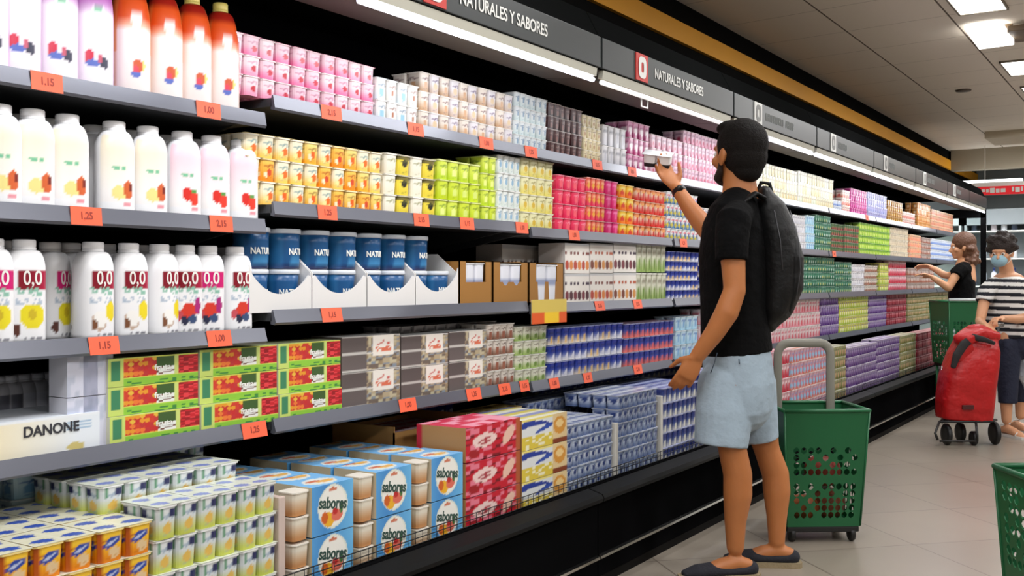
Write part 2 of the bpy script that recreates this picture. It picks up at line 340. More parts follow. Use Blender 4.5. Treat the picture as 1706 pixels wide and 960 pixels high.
for ci,(x,w_,c,l_) in enumerate(cabs):
    far_cab(x,w_,c,l_)
    if ci==0: continue
    for q in range(5):
        z=.3+q*(2.15-.6)/4; n=int((w_-.2)/.13)
        for j in range(n):
            cc=[(225,228,232),(200,210,220),(60,70,90),(210,200,205),(235,235,238)][int(rnd(j,q,ci)*5)]
            key='farbottle%d'%([ (225,228,232),(200,210,220),(60,70,90),(210,200,205),(235,235,238)].index(cc))
            if key not in MATS:
                MATS[key]=True
                gg=G(); gg.lathe([(.02,0),(.04,.004),(.04,.15),(.035,.18),(.014,.21),(.014,.235),(.017,.236),(.017,.255)],10,col=lambda a,z:cc if z<.2 else (40,60,120)); bpy.data.meshes[gg.mesh('far_bottle_'+key,P_PLAST).name].use_fake_user=True
            o=obj('bottle',bpy.data.meshes['far_bottle_'+key],None,None,(x-w_/2+.11+j*.13,16.12,z))
            tag(o,'small out-of-focus bottle, %s shelf of the far %s cabinet, %s from left'%(['lowest','second','middle','fourth','top'][q],['','middle','right'][ci],ORD[j]),'bottle','bottles in the far cabinets')
# ------------------------------------------------------------------ products: yogurt packs
SHW={'S1':0,'S2':1,'S3':2,'S4':3}
SHN={'S1':'top shelf','S2':'second shelf','S3':'third shelf','S4':'lowest shelf','DK':'bottom deck'}
def cupart(base, low=None, spot=None, mark=None, sx=.62, sv=.42, sr=.2, top=None, second=None):
    low=low or base; top=top or base
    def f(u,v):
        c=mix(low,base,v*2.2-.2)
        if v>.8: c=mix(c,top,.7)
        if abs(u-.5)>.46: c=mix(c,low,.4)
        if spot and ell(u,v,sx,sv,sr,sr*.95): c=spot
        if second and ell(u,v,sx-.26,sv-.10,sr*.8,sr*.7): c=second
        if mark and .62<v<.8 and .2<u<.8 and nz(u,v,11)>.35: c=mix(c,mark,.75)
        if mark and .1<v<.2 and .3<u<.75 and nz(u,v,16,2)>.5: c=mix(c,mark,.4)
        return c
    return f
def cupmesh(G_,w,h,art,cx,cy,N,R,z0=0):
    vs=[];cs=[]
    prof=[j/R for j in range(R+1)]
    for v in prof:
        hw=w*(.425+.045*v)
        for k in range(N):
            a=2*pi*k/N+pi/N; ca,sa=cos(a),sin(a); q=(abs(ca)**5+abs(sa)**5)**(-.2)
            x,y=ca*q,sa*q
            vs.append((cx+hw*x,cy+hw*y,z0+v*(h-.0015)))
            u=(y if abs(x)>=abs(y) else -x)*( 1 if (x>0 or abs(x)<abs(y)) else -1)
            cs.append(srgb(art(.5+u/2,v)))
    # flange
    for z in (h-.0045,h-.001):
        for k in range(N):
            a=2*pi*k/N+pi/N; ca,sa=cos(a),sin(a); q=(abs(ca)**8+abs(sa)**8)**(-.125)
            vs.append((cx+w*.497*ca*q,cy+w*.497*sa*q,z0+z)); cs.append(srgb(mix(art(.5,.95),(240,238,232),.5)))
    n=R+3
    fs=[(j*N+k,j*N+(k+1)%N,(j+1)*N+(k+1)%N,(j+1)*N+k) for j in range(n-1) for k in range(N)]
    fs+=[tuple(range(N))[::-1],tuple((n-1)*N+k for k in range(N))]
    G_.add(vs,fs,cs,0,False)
def lidart(col,mk,base=None):
    def f(u,v):
        uu,vv=(u*2)%1,(v*2)%1; c=col
        if ell(uu,vv,.5,.5,.36,.22): c=mk
        if ell(uu,vv,.6,.3,.2,.12): c=base or mk
        if uu<.05 or vv<.05: c=mix(col,(240,240,235),.4)
        return c
    return f
W_=(236,234,232)
STY={ # name: (art, lid colour, lid mark, phrase)
'pink':[(cupart((236,196,208),(232,112,160),(200,40,62),(190,120,150),.62,.36,.17),(236,150,180),(235,225,230),'pink strawberry yogurt'),(cupart((240,214,220),(236,150,182),(196,44,60),(200,140,165),.58,.38,.17),(236,150,180),(235,225,230),'pink strawberry yogurt')],
'bluewhite':[(cupart(W_,(214,226,232),(150,196,216),(120,140,160),.5,.35,.22),(220,226,232),(140,170,210),'white and pale blue yogurt'),(cupart(W_,(232,226,216),(176,110,78),(150,120,110),.5,.4,.15),(230,230,226),(150,150,190),'white and pale blue yogurt')],
'vanilla':[(cupart((226,214,202),(190,150,112),(206,160,120),(120,90,90),.55,.35,.2),(226,216,205),(150,120,170),'white and tan vanilla yogurt'),(cupart((222,216,220),(200,176,160),(216,190,150),(110,90,120),.5,.4,.2),(226,216,205),(150,120,170),'white and tan vanilla yogurt')],
'paleblue':[(cupart((216,222,224),(196,212,212),(120,150,176),(90,120,150),.55,.5,.18),(224,228,230),(120,150,190),'pale blue low fat yogurt')],
'choc':[(cupart((72,34,34),(50,22,24),(120,72,64),(150,120,110),.5,.3,.22),(200,190,180),(80,40,40),'dark brown chocolate dessert')],
'cream':[(cupart((230,216,176),(214,196,150),(170,130,80),(130,100,70),.5,.4,.2),(230,226,210),(190,160,100),'cream coloured dessert')],
'white':[(cupart((226,224,226),(206,206,212),(180,180,190),(130,130,140),.5,.4,.2),(230,230,232),(180,180,195),'plain white yogurt'),(cupart((220,218,220),(190,188,196),None,(110,110,120)),(230,230,232),(180,180,195),'plain white yogurt')],
'magpink':[(cupart((222,150,186),(176,44,110),(240,225,230),(140,40,90),.45,.45,.24),(230,190,205),(180,60,120),'magenta and white fruit yogurt')],
'palepink':[(cupart((234,200,214),(226,150,176),(196,60,96),(160,110,140),.5,.35,.2),(238,222,228),(220,120,160),'pale pink and white yogurt')],
'creamwhite':[(cupart((236,232,206),(222,212,168),(206,176,104),(150,130,90),.5,.4,.2),(238,234,216),(206,186,120),'creamy white custard'),(cupart((240,238,226),(226,226,206),(190,200,150),(150,140,110),.5,.4,.2),(238,234,216),(206,186,120),'creamy white custard')],
'whitered':[(cupart((234,220,210),(214,120,100),(210,60,60),(150,90,80),.5,.35,.22),(238,230,226),(210,90,80),'white and red dessert')],
'whiteblue':[(cupart((226,230,236),(110,140,200),(90,120,190),(90,110,150),.5,.25,.22),(230,232,238),(120,150,200),'white and blue custard')],
'magenta':[(cupart((206,70,150),(196,50,136),(236,150,200),(120,30,90),.5,.4,.2),(226,120,180),(150,30,100),'magenta fruit yogurt')],
'lilac':[(cupart((196,196,232),(160,166,216),(110,100,180),(80,70,140),.5,.4,.2),(226,224,240),(130,120,190),'lilac yogurt')],
'gold':[(cupart((190,140,50),(160,104,30),(230,200,120),(90,50,20),.5,.4,.22),(220,190,110),(120,80,30),'golden caramel dessert')],
'orange':[(cupart((216,150,70),(200,120,40),(240,210,170),(120,60,20),.5,.4,.22),(236,200,150),(200,120,40),'orange flan dessert')],
'peach':[(cupart((230,190,150),(220,140,110),(200,70,80),(120,80,80),.5,.4,.2),(236,220,205),(220,150,100),'peach coloured dessert')],
'yellow':[(cupart((240,206,110),(234,160,40),(226,96,30),(150,120,60),.56,.42,.2,(240,214,130),(236,216,180)),(240,220,150),(236,150,50),'yellow tropical fruit yogurt'),(cupart((238,228,200),(236,190,90),(230,110,40),(120,150,150),.62,.4,.18,None,(246,220,150)),(240,220,150),(236,150,50),'yellow tropical fruit yogurt'),(cupart((238,176,70),(230,130,20),(206,70,40),(170,90,30),.56,.4,.18,(240,196,90),(240,226,190)),(240,220,150),(236,150,50),'yellow tropical fruit yogurt')],
'lemonblk':[(cupart((232,228,212),(224,216,196),None,(150,150,110)),(236,232,220),(230,200,60),'white and yellow pineapple yogurt'),(cupart((236,212,70),(210,190,60),(40,40,34),(90,90,40),.5,.62,.2,(60,56,40)),(236,232,220),(230,200,60),'white and yellow pineapple yogurt')],
'lime':[(cupart((206,220,80),(176,200,40),(226,236,140),(120,150,60),.5,.4,.22),(220,232,130),(140,180,50),'lime green yogurt'),(cupart((198,214,60),(186,206,30),(210,224,120),(130,150,50),.5,.4,.22),(220,232,130),(140,180,50),'lime green yogurt')],
'skyblue':[(cupart((222,226,222),(206,214,206),(140,176,200),(110,140,160),.5,.45,.2),(226,230,232),(140,176,200),'white and sky blue yogurt')],
'lemon':[(cupart((230,226,180),(222,208,110),(216,180,60),(150,140,80),.5,.4,.2),(236,232,190),(216,190,80),'pale lemon yogurt')],
'redpink':[(cupart((232,60,96),(214,30,80),(240,96,110),(250,170,180),.5,.4,.24),(236,90,120),(250,190,190),'bright red and pink yogurt')],
'orangepink':[(cupart((236,110,90),(226,60,100),(240,176,60),(250,200,150),.5,.4,.26),(240,130,110),(250,200,120),'orange and pink yogurt')],
'hotpink':[(cupart((222,46,122),(206,20,100),(236,90,150),(250,160,200),.5,.4,.2),(230,70,140),(250,190,210),'hot pink yogurt')],
'yelred':[(cupart((240,190,50),(230,110,20),(214,50,30),(240,230,150),.4,.4,.22),(240,200,90),(220,90,30),'yellow and orange yogurt')],
'redwhite':[(cupart((236,200,180),(206,40,30),(200,30,30),(230,150,50),.5,.35,.26,(226,110,40)),(236,210,190),(206,50,40),'red and white strawberry yogurt')],
'bluefruit':[(cupart((226,230,232),(60,110,160),(40,90,150),(210,60,70),.5,.4,.26,None,(210,190,60)),(230,234,236),(50,100,160),'white and blue fruit yogurt')],
'dkgreen':[(cupart((70,130,104),(30,80,60),(206,222,210),(20,60,50),.5,.35,.22,(120,170,150)),(150,190,170),(30,90,60),'dark green yogurt'),(cupart((96,150,122),(36,86,66),(210,200,120),(20,60,50),.5,.35,.2,(50,110,90)),(150,190,170),(30,90,60),'dark green yogurt')],
'greenred':[(cupart((90,120,80),(120,60,60),(190,80,70),(30,60,40),.5,.35,.24),(160,180,150),(120,60,60),'green and red fruit yogurt')],
'limegreen':[(cupart((176,206,80),(130,180,50),(226,232,140),(70,120,40),.5,.35,.24,(90,150,60)),(190,216,110),(90,150,50),'lime and mid green yogurt')],
'beige':[(cupart((222,212,190),(200,186,160),(170,140,110),(130,110,90),.5,.4,.2),(228,222,206),(180,150,120),'beige yogurt')],
'greybrown':[(cupart((170,150,140),(150,90,70),(210,200,196),(60,50,50),.5,.5,.24),(200,196,196),(120,80,70),'grey and brown dessert')],
'yelgreen':[(cupart((206,206,90),(150,170,60),(236,236,200),(90,60,120),.5,.4,.24),(220,220,150),(120,90,140),'yellow green yogurt')],
'purple':[(cupart((166,152,186),(70,34,104),(90,40,120),(60,30,90),.5,.45,.24),(214,206,224),(110,60,150),'purple and white yogurt')],
'darkred':[(cupart((150,30,50),(110,16,36),(200,90,100),(230,190,190),.5,.4,.2),(170,60,80),(230,200,200),'dark red cherry yogurt')],
'olive':[(cupart((160,160,116),(100,100,46),(206,150,120),(70,70,40),.5,.4,.24),(206,206,180),(130,130,80),'olive and white yogurt')],
'whitecherry':[(cupart((212,196,196),(206,140,150),(190,40,60),(190,60,80),.5,.3,.2),(236,226,226),(200,60,80),'white and cherry red yogurt')],
'navy':[(cupart((40,60,150),(226,224,226),(220,220,230),(20,30,100),.6,.3,.22,(36,50,150)),(180,190,220),(40,60,150),'navy blue and white yogurt'),(cupart((50,70,160),(230,216,196),(230,190,120),(20,30,100),.5,.25,.25,(36,50,150)),(180,190,220),(40,60,150),'navy blue and white yogurt')],
'navyred':[(cupart((50,66,150),(226,120,110),(216,90,90),(20,30,100),.5,.3,.22,(40,50,140)),(190,190,220),(180,60,90),'navy blue and red yogurt')],
'iceblue':[(cupart((196,222,232),(160,200,220),(120,170,210),(80,120,180),.5,.4,.22),(206,226,236),(120,160,210),'ice blue yogurt')],
'goat':[(cupart((216,222,224),(196,204,90),(226,186,90),(150,170,190),.52,.32,.2,(226,230,230)),(216,222,206),(130,144,204),'white and green yogurt'),],
'amber':[(cupart((246,190,30),(226,130,10),(226,196,150),(190,110,20),.62,.30,.2,(244,200,60)),(226,224,196),(60,90,180),'amber yellow yogurt')],
'silver':[(cupart((186,198,216),(96,114,156),(60,76,130),(40,60,120),.5,.55,.2,(120,140,176)),(206,214,228),(80,100,160),'silver and light blue yogurt'),(cupart((200,208,220),(84,104,150),(40,60,120),(40,60,120),.4,.6,.2,(90,110,160)),(206,214,228),(80,100,160),'silver and light blue yogurt')],
'darkblue':[(cupart((60,76,140),(196,196,200),(226,226,206),(30,40,110),.5,.3,.24,(40,54,130)),(150,160,210),(40,60,140),'dark blue and white yogurt')],
'stripegrey':[(cupart((110,100,100),(92,80,78),None,None),(226,226,222),(150,150,150),'grey muesli yogurt')],
'brownwhite':[(cupart((214,206,196),(130,96,80),(150,90,70),(90,70,60),.5,.3,.26),(224,220,212),(150,110,90),'white and brown yogurt')],
'greenwhite':[(cupart((216,216,196),(150,176,100),(110,140,60),(120,110,90),.5,.3,.2),(226,226,216),(150,170,110),'white and soft green yogurt')],
'pinkred':[(cupart((210,160,168),(180,40,60),(200,40,60),(240,230,230),.5,.4,.22),(230,190,200),(200,40,80),'pink and red yogurt')],
'mixfruit':[(cupart((206,160,170),(200,120,90),(206,70,90),(120,140,190),.5,.4,.3,None,(150,190,220)),(230,210,212),(206,120,70),'pink orange and blue yogurt')],
}
def goatfix():
    a0=STY['goat'][0][0]
    def f(u,v):
        c=a0(u,v)
        if v>.66 and .56<u<.9 and v<.92: c=(40,44,90)
        if v>.6 and .2<u<.3: c=(90,150,110)
        return c
    def amber(u,v,b=STY['amber'][0][0]):
        c=b(u,v)
        if ell(u,v,.52,.62,.34,.15,.35): c=(40,70,160)
        if ell(u,v,.52,.62,.26,.04,.35): c=(190,200,230)
        if u<.12: c=(190,90,20)
        return c
    STY['goat']=[(f,)+STY['goat'][0][1:]]; STY['amber']=[(amber,)+STY['amber'][0][1:]]
goatfix()
PACKS={}
CW,CHH=.0655,.066
def pack_mesh_far(style,var):
    k=('far',style,var)
    if k not in PACKS:
        art,lc,lm,_=STY[style][var]; g=G()
        for cx in (-CW/2,CW/2):
            for cy in (-CW/2,CW/2): cupmesh(g,CW,CHH,art,cx,cy,20,7)
        g.grid(lambda u,v:(CW*(1-2*v)*.99,CW*(2*u-1)*.99,CHH),10,10,lidart(lc,lm))
        PACKS[k]=g.mesh('yogurt_pack_'+style,P_PLAST)
    return PACKS[k]
def pack_near(style,var):
    k=('near',style,var)
    if k not in PACKS:
        art,lc,lm,_=STY[style][var]
        g=G(); cupmesh(g,CW,CHH,art,0,0,32,16); cm=g.mesh('cup_'+style,P_PLAST)
        g=G(); g.grid(lambda u,v:(CW*(1-2*v)*.99,CW*(2*u-1)*.99,.0006),24,24,lidart(lc,lm)); g.box(-CW*.985,CW*.985,-CW*.985,CW*.985,-.0004,.0005,lc)
        PACKS[k]=(cm,g.mesh('lid_'+style,P_FOIL))
    return PACKS[k]
NP=[0]
USED=set()
def pname(style): return '_'.join(w for w in STY[style][0][3].split() if w not in('and',))+'_pack'
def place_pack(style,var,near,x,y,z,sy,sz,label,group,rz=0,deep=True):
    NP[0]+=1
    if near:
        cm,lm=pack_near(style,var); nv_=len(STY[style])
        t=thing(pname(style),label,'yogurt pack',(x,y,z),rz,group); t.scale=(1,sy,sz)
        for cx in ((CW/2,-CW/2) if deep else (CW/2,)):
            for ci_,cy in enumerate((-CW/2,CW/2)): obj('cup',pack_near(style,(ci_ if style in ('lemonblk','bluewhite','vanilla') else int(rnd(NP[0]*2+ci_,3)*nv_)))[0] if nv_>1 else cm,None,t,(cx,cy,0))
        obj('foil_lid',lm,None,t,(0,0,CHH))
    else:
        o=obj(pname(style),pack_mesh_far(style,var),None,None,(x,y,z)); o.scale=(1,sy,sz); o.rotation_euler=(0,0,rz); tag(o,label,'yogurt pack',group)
TN={1:['only'],2:['lower','upper'],3:['lowest','middle','top'],4:['lowest','second','third','top'],5:['lowest','second','third','fourth','top'],6:['lowest','second','third','fourth','fifth','top'],7:['lowest','second','third','fourth','fifth','sixth','top']}
def run(shelf,x0,x1,style,tiers,ytop,D=2.19,rows=1,cup=.0655,dx=0,zbase=None,note='',near=None,skip_rows=0):
    """a block of stacked packs between two picture columns; ytop is the height of its top at x0 in the picture"""
    Y0,Y1=YY(x0,D),YY(x1,D)
    k=max(i for i,a in enumerate(JO) if a<=(Y0+Y1)/2+.001)
    zb=zbase if zbase is not None else (DZ if shelf=='DK' else shelf_levels(min(k,8))[SHW[shelf]]-.006)
    zt=WH((HZ-ytop)/(VPX-x0),D); h=(zt-zb)/tiers
    pw=2*cup; n=max(1,round((Y1-Y0)/pw)); sy=(Y1-Y0)/n/(2*CW)*.985
    nr = near if near is not None else (Y1<4.2)
    vs=STY[style]; ph=vs[0][3]
    # name the block once; the same style on the same shelf further on gets its own word
    key=(shelf,style)
    extra=note or ('' if key not in USED else 'farther ')
    USED.add(key)
    for r in range(rows):
        for j in range(n):
            for q in range(tiers):
                if r>0 and q<tiers-1: continue
                var=int(rnd(j,q,len(style))*len(vs)) if len(vs)>1 else 0
                if style in('bluewhite','lemonblk'): var=j%2
                x=CD-D-CW-.002-r*(2*CW+.004)-dx; y=Y0+(j+.5)*(Y1-Y0)/n
                rowtxt='' if rows==1 else (', front row' if r==0 else ', %s row'%ORD[r])
                lb='%s%s pack, %s tier, %s from left%s, %s'%(extra,ph,TN[tiers][q],ORD[min(j,15)],rowtxt,SHN[shelf])
                place_pack(style,var,nr,x+random.uniform(-.003,.003),y,zb+q*h,sy,h*.985/CHH,lb,'%s packs on the %s'%(ph,SHN[shelf]),random.uniform(-.02,.02))
# ---- top shelf
run('S1',381,628,'pink',3,48)
run('S1',629,700,'bluewhite',2,127)
run('S1',701,857,'vanilla',3,118)
run('S1',859,914,'paleblue',4,152,cup=.05)
run('S1',916,972,'choc',4,170,cup=.05)
run('S1',973,1004,'cream',4,190,cup=.05)
run('S1',1006,1046,'white',2,206)
run('S1',1048,1084,'magpink',3,200)
run('S1',1086,1140,'palepink',3,222)
run('S1',1141,1200,'palepink',4,216,cup=.05,note='taller ')
run('S1',1201,1262,'palepink',3,243,note='screened ')
run('S1',1263,1330,'creamwhite',3,268,cup=.055)
run('S1',1331,1390,'creamwhite',3,284,cup=.055,note='farther ')
run('S1',1391,1404,'whiteblue',2,333)
run('S1',1405,1418,'whitered',3,316)
run('S1',1419,1446,'magenta',4,313)
run('S1',1447,1479,'lilac',4,319)
run('S1',1481,1505,'gold',4,333)
run('S1',1506,1526,'whitered',2,352)
run('S1',1530,1551,'orange',4,337)
run('S1',1553,1589,'peach',4,348)
# ---- second shelf
run('S2',410,640,'yellow',3,219)
run('S2',642,729,'lemonblk',3,253,cup=.062)
run('S2',731,803,'lime',3,264,cup=.055)
run('S2',805,829,'lime',4,259,cup=.055,note='taller ')
run('S2',830,869,'skyblue',4,257,cup=.055)
run('S2',871,925,'lemon',4,262,cup=.055)
run('S2',929,979,'redpink',4,290,cup=.055)
run('S2',980,1010,'orangepink',4,294,cup=.055)
run('S2',1011,1032,'hotpink',4,300,cup=.055)
run('S2',1034,1059,'yelred',4,306,cup=.055)
run('S2',1060,1111,'redwhite',4,312,cup=.055)
run('S2',1112,1165,'bluefruit',4,318,cup=.055)
run('S2',1166,1322,'white',3,345)
run('S2',1323,1344,'white',4,357,note='farther ',cup=.055)
run('S2',1345,1359,'iceblue',4,358,cup=.055)
run('S2',1360,1386,'dkgreen',5,357,cup=.055)
run('S2',1387,1406,'greenred',5,372,cup=.055)
run('S2',1408,1432,'greenred',5,374,cup=.055,note='farther ')
run('S2',1433,1484,'limegreen',5,370,cup=.055)
run('S2',1485,1514,'beige',5,378,cup=.055)
run('S2',1517,1536,'peach',4,390)
run('S2',1537,1552,'greybrown',4,395)
run('S2',1553,1592,'whiteblue',4,397)
# ---- third shelf
run('S3',1113,1166,'navy',5,418,cup=.05)
run('S3',1168,1320,'navy',4,424,note='screened ')
run('S3',1322,1392,'dkgreen',5,426,cup=.055)
run('S3',1393,1420,'dkgreen',5,436,cup=.055,note='paler end ')
run('S3',1421,1442,'white',4,440)
run('S3',1443,1463,'brownwhite',4,442)
run('S3',1467,1482,'yelgreen',4,438)
run('S3',1483,1511,'pinkred',4,433)
run('S3',1513,1558,'greybrown',3,446)
# ---- lowest shelf
run('S4',812,860,'brownwhite',4,541,cup=.055)
run('S4',861,914,'greenwhite',4,545,cup=.055)
run('S4',916,1040,'navy',3,547,cup=.062)
run('S4',1041,1125,'navyred',3,540,cup=.062)
run('S4',1127,1165,'iceblue',3,528)
run('S4',1167,1284,'whitecherry',3,515,note='screened ')
run('S4',1286,1368,'whitecherry',3,502)
run('S4',1370,1399,'purple',4,492,cup=.055)
run('S4',1400,1448,'yelgreen',5,488,cup=.055)
run('S4',1449,1478,'purple',5,487,cup=.055,note='farther ')
run('S4',1479,1511,'darkred',5,488,cup=.055)
run('S4',1513,1590,'olive',5,487,cup=.055)
# ---- bottom deck
run('DK',-60,258,'amber',4,940,D=1.95,rows=3,cup=.0700)
run('DK',260,464,'goat',4,846,D=1.95,rows=1,cup=.0655)
run('DK',166,400,'goat',5,812,D=2.085,rows=2,cup=.0655,note='back row ')
run('DK',20,140,'iceblue',6,794,D=2.36,rows=1,note='back corner ')
run('DK',180,345,'goat',6,768,D=2.40,rows=1,note='shaded rear ')
run('DK',947,1023,'silver',5,710,D=1.955,cup=.052,rows=2)
run('DK',1032,1098,'silver',6,660,D=1.955,cup=.052,rows=2,note='taller ')
run('DK',1106,1170,'darkblue',5,648,D=1.955,cup=.055,rows=2)
run('DK',880,1100,'silver',6,672,D=2.24,cup=.06,rows=1,note='rear ')
run('DK',905,1160,'darkblue',7,646,D=2.40,cup=.0655,note='rear ')
run('DK',1172,1286,'darkblue',5,622,D=1.955,cup=.06,note='screened ')
run('DK',1288,1318,'pinkred',5,587,D=1.955,cup=.06)
run('DK',1320,1380,'mixfruit',5,583,D=1.955,cup=.06)
run('DK',1381,1411,'olive',5,580,D=1.955,cup=.06)
run('DK',1414,1462,'purple',5,580,D=1.955,cup=.06)
run('DK',1463,1500,'purple',6,567,D=1.955,cup=.06,note='taller ')
run('DK',1501,1527,'olive',5,560,D=1.955,cup=.06,note='farther ')
run('DK',1529,1575,'darkred',5,556,D=1.955,cup=.06)
# white edge boards between stacks on the deck
for (x,yt,lb) in ((1027,705,'white upright cardboard divider left of the taller silver stack'),(1102,660,'white upright cardboard divider right of the taller silver stack')):
    y=YY(x,1.955); zt=WH((HZ-yt)/(VPX-x),1.955); g=G(); g.bbox(-.42,.002,-.012,.012,0,zt-DZ,(214,210,200),b=.002)
    tag(obj('cardboard_divider',g,P_CARD,None,(CD-1.955,y,DZ)),lb,'divider')
# pinkish shrink-wrap edge board by the goat stack
y=YY(470,1.955); g=G(); g.bbox(-.13,.0,-.012,.012,0,.265,(206,186,176),b=.003); tag(obj('cardboard_divider',g,P_CARD,None,(CD-1.955,y,DZ)),'pinkish upright cardboard edge left of the light blue cartons','divider')

# ------------------------------------------------------------------ printed boxes
def boxmesh(name,w,d,h,front,top,end,nu=40,nv=24):
    g=G(); x0,x1=-d,0
    g.grid(lambda u,v:(x1,-w/2+u*w,v*h),nu,nv,front)
    g.grid(lambda u,v:(x1-v*d,-w/2+u*w,h),max(6,nu//2),max(6,nu//2),top)
    g.grid(lambda u,v:(x0+u*d,-w/2,v*h),max(6,nu//2),nv,end)
    g.grid(lambda u,v:(x1-u*d,w/2,v*h),max(6,nu//2),nv,end)
    g.grid(lambda u,v:(x0,w/2-u*w,v*h),2,2,end)
    g.grid(lambda u,v:(x0+v*d,-w/2+u*w,0),2,2,end)
    return g.mesh(name,P_CARD)
# light blue carton with oval
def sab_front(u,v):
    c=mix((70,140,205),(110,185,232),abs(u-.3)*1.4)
    if ell(u,v,.5,.53,.36,.45): c=(226,230,216)
    if ell(u,v,.5,.53,.32,.41): c=(240,238,230)
    if ell(u,v,.40,.27,.13,.15): c=(236,176,40)
    if ell(u,v,.30,.33,.08,.12): c=(206,96,30)
    if ell(u,v,.60,.33,.14,.12): c=(222,110,90)
    if ell(u,v,.55,.42,.07,.07): c=(190,40,40)
    if ell(u,v,.70,.46,.04,.12): c=(70,120,60)
    if ell(u,v,.5,.88,.10,.04): c=(206,120,90)
    return c
def sab_top(u,v):
    c=(120,180,228)
    uu=(v*1.6)%1
    if ell(u,uu,.5,.5,.34,.38): c=(214,220,216)
    if ell(u,uu,.6,.45,.2,.14): c=(220,170,90)
    if ell(u,uu,.4,.6,.16,.12): c=(200,110,80)
    return c
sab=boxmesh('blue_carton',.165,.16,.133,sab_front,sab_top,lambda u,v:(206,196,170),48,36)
M_ink=mat('ink_green',(44,74,66),.5)
sabtxt=text_mesh('sabores',.044,.0005,.82,.02); sabtxt.materials.append(M_ink)
g=G()
for q in (-1,1):
    cupmesh(g,.064,.064,lambda u,v:mix((206,160,110),(230,222,206),v*1.5),-.034,0,20,6)
endcup=G(); 
cupmesh(endcup,.064,.064,lambda u,v:mix((196,140,90),(232,224,206),v*1.6-.2),-.034,0,24,8)
endcup=endcup.mesh('end_cups',P_PLAST)
def blue_carton(y,tier,rowd,lb):
    t=thing('dessert_carton',lb,'carton',(CD-1.952-rowd,y,DZ+tier*.137),random.uniform(-.015,.015),'light blue cartons with an oval fruit print')
    obj('sleeve',sab,None,t)
    if rowd==0:
        l=obj('lettering',sabtxt,None,t,(.0008,.0,.078)); l.rotation_euler=(math.radians(-9),0,0)
    if rowd==0:
      for zc in (0,.066): obj('end_cup',endcup,None,t,(0,(-.165/2-.034),zc),label='cream coloured cup showing at the open end')
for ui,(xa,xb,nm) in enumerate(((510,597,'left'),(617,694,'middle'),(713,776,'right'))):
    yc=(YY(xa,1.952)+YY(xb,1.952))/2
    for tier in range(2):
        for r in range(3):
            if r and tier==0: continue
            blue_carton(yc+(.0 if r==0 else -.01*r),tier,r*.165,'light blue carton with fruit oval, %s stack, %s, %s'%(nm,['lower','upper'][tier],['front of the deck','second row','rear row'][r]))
# red cartons
def red_front(u,v):
    c=(196,22,44)
    n=nz(u,v,13,1)
    if n>.72: c=(226,120,140)
    if n<.12: c=(120,10,24)
    if ell(u,v,.34,.55,.22,.20,.5): c=(236,206,200)
    if ell(u,v,.34,.57,.15,.03,.5): c=(170,60,70)
    if ell(u,v,.34,.47,.12,.03,.5): c=(170,60,70)
    if ell(u,v,.14,.2,.10,.13): c=(160,20,30)
    if ell(u,v,.78,.55,.09,.28,-.3): c=(232,190,170)
    if u>.92: c=(176,90,50)
    return c
redb=boxmesh('red_carton',.33,.2,.112,red_front,lambda u,v:(226,150,170) if nz(u,v,7)>.4 else (200,50,80),lambda u,v:(186,140,90) if u>.1 else (200,40,60),44,20)
for tier in range(3):
    yc=(YY(776,1.952)+YY(866,1.952))/2
    tag(obj('dessert_carton',redb,None,None,(CD-1.952,yc,DZ+tier*.1155)),'red and white strawberry carton, %s of the stack of three'%TN[3][tier],'carton','red strawberry cartons')
tray=boxmesh('brown_tray',.36,.26,.13,lambda u,v:(176,130,70) if v<.93 else (140,96,50),lambda u,v:(214,110,140) if nz(u,v,8)>.45 else (190,130,80),lambda u,v:(170,120,66),20,10)
t=thing('cardboard_tray','open brown cardboard tray of pink packs behind the red cartons','cardboard tray',(CD-2.24,2.99,.49),0)
g=G(); W,D_,H=.43,.28,.16
g.box(-D_,0,-W/2,W/2,0,.006,(170,124,70)); g.box(-.005,0,-W/2,W/2,.006,H,(182,136,78)); g.box(-D_,-D_+.005,-W/2,W/2,.006,H,(160,116,66)); g.box(-D_,0,-W/2,-W/2+.005,.006,H+.02,(176,130,74)); g.box(-D_,0,W/2-.005,W/2,.006,H+.02,(176,130,74))
obj('tray',g,P_CARD,t)
g=G(); g.box(-D_,0,-W/2,W/2,DZ-.49,-.001,(150,108,62)); obj('lower_box',g,P_CARD,t)
for a in range(2):
    for b_ in range(3):
        for q in range(2): place_pack('pinkred',0,False,CD-2.24-.073-a*.133,2.99+(b_-1)*.135,.498+q*.07,1,1.05,'pink yogurt pack in the brown tray, %s row, %s from left, %s'%(['front','back'][a],ORD[b_],['under','on top'][q]),'pink packs in the brown tray')
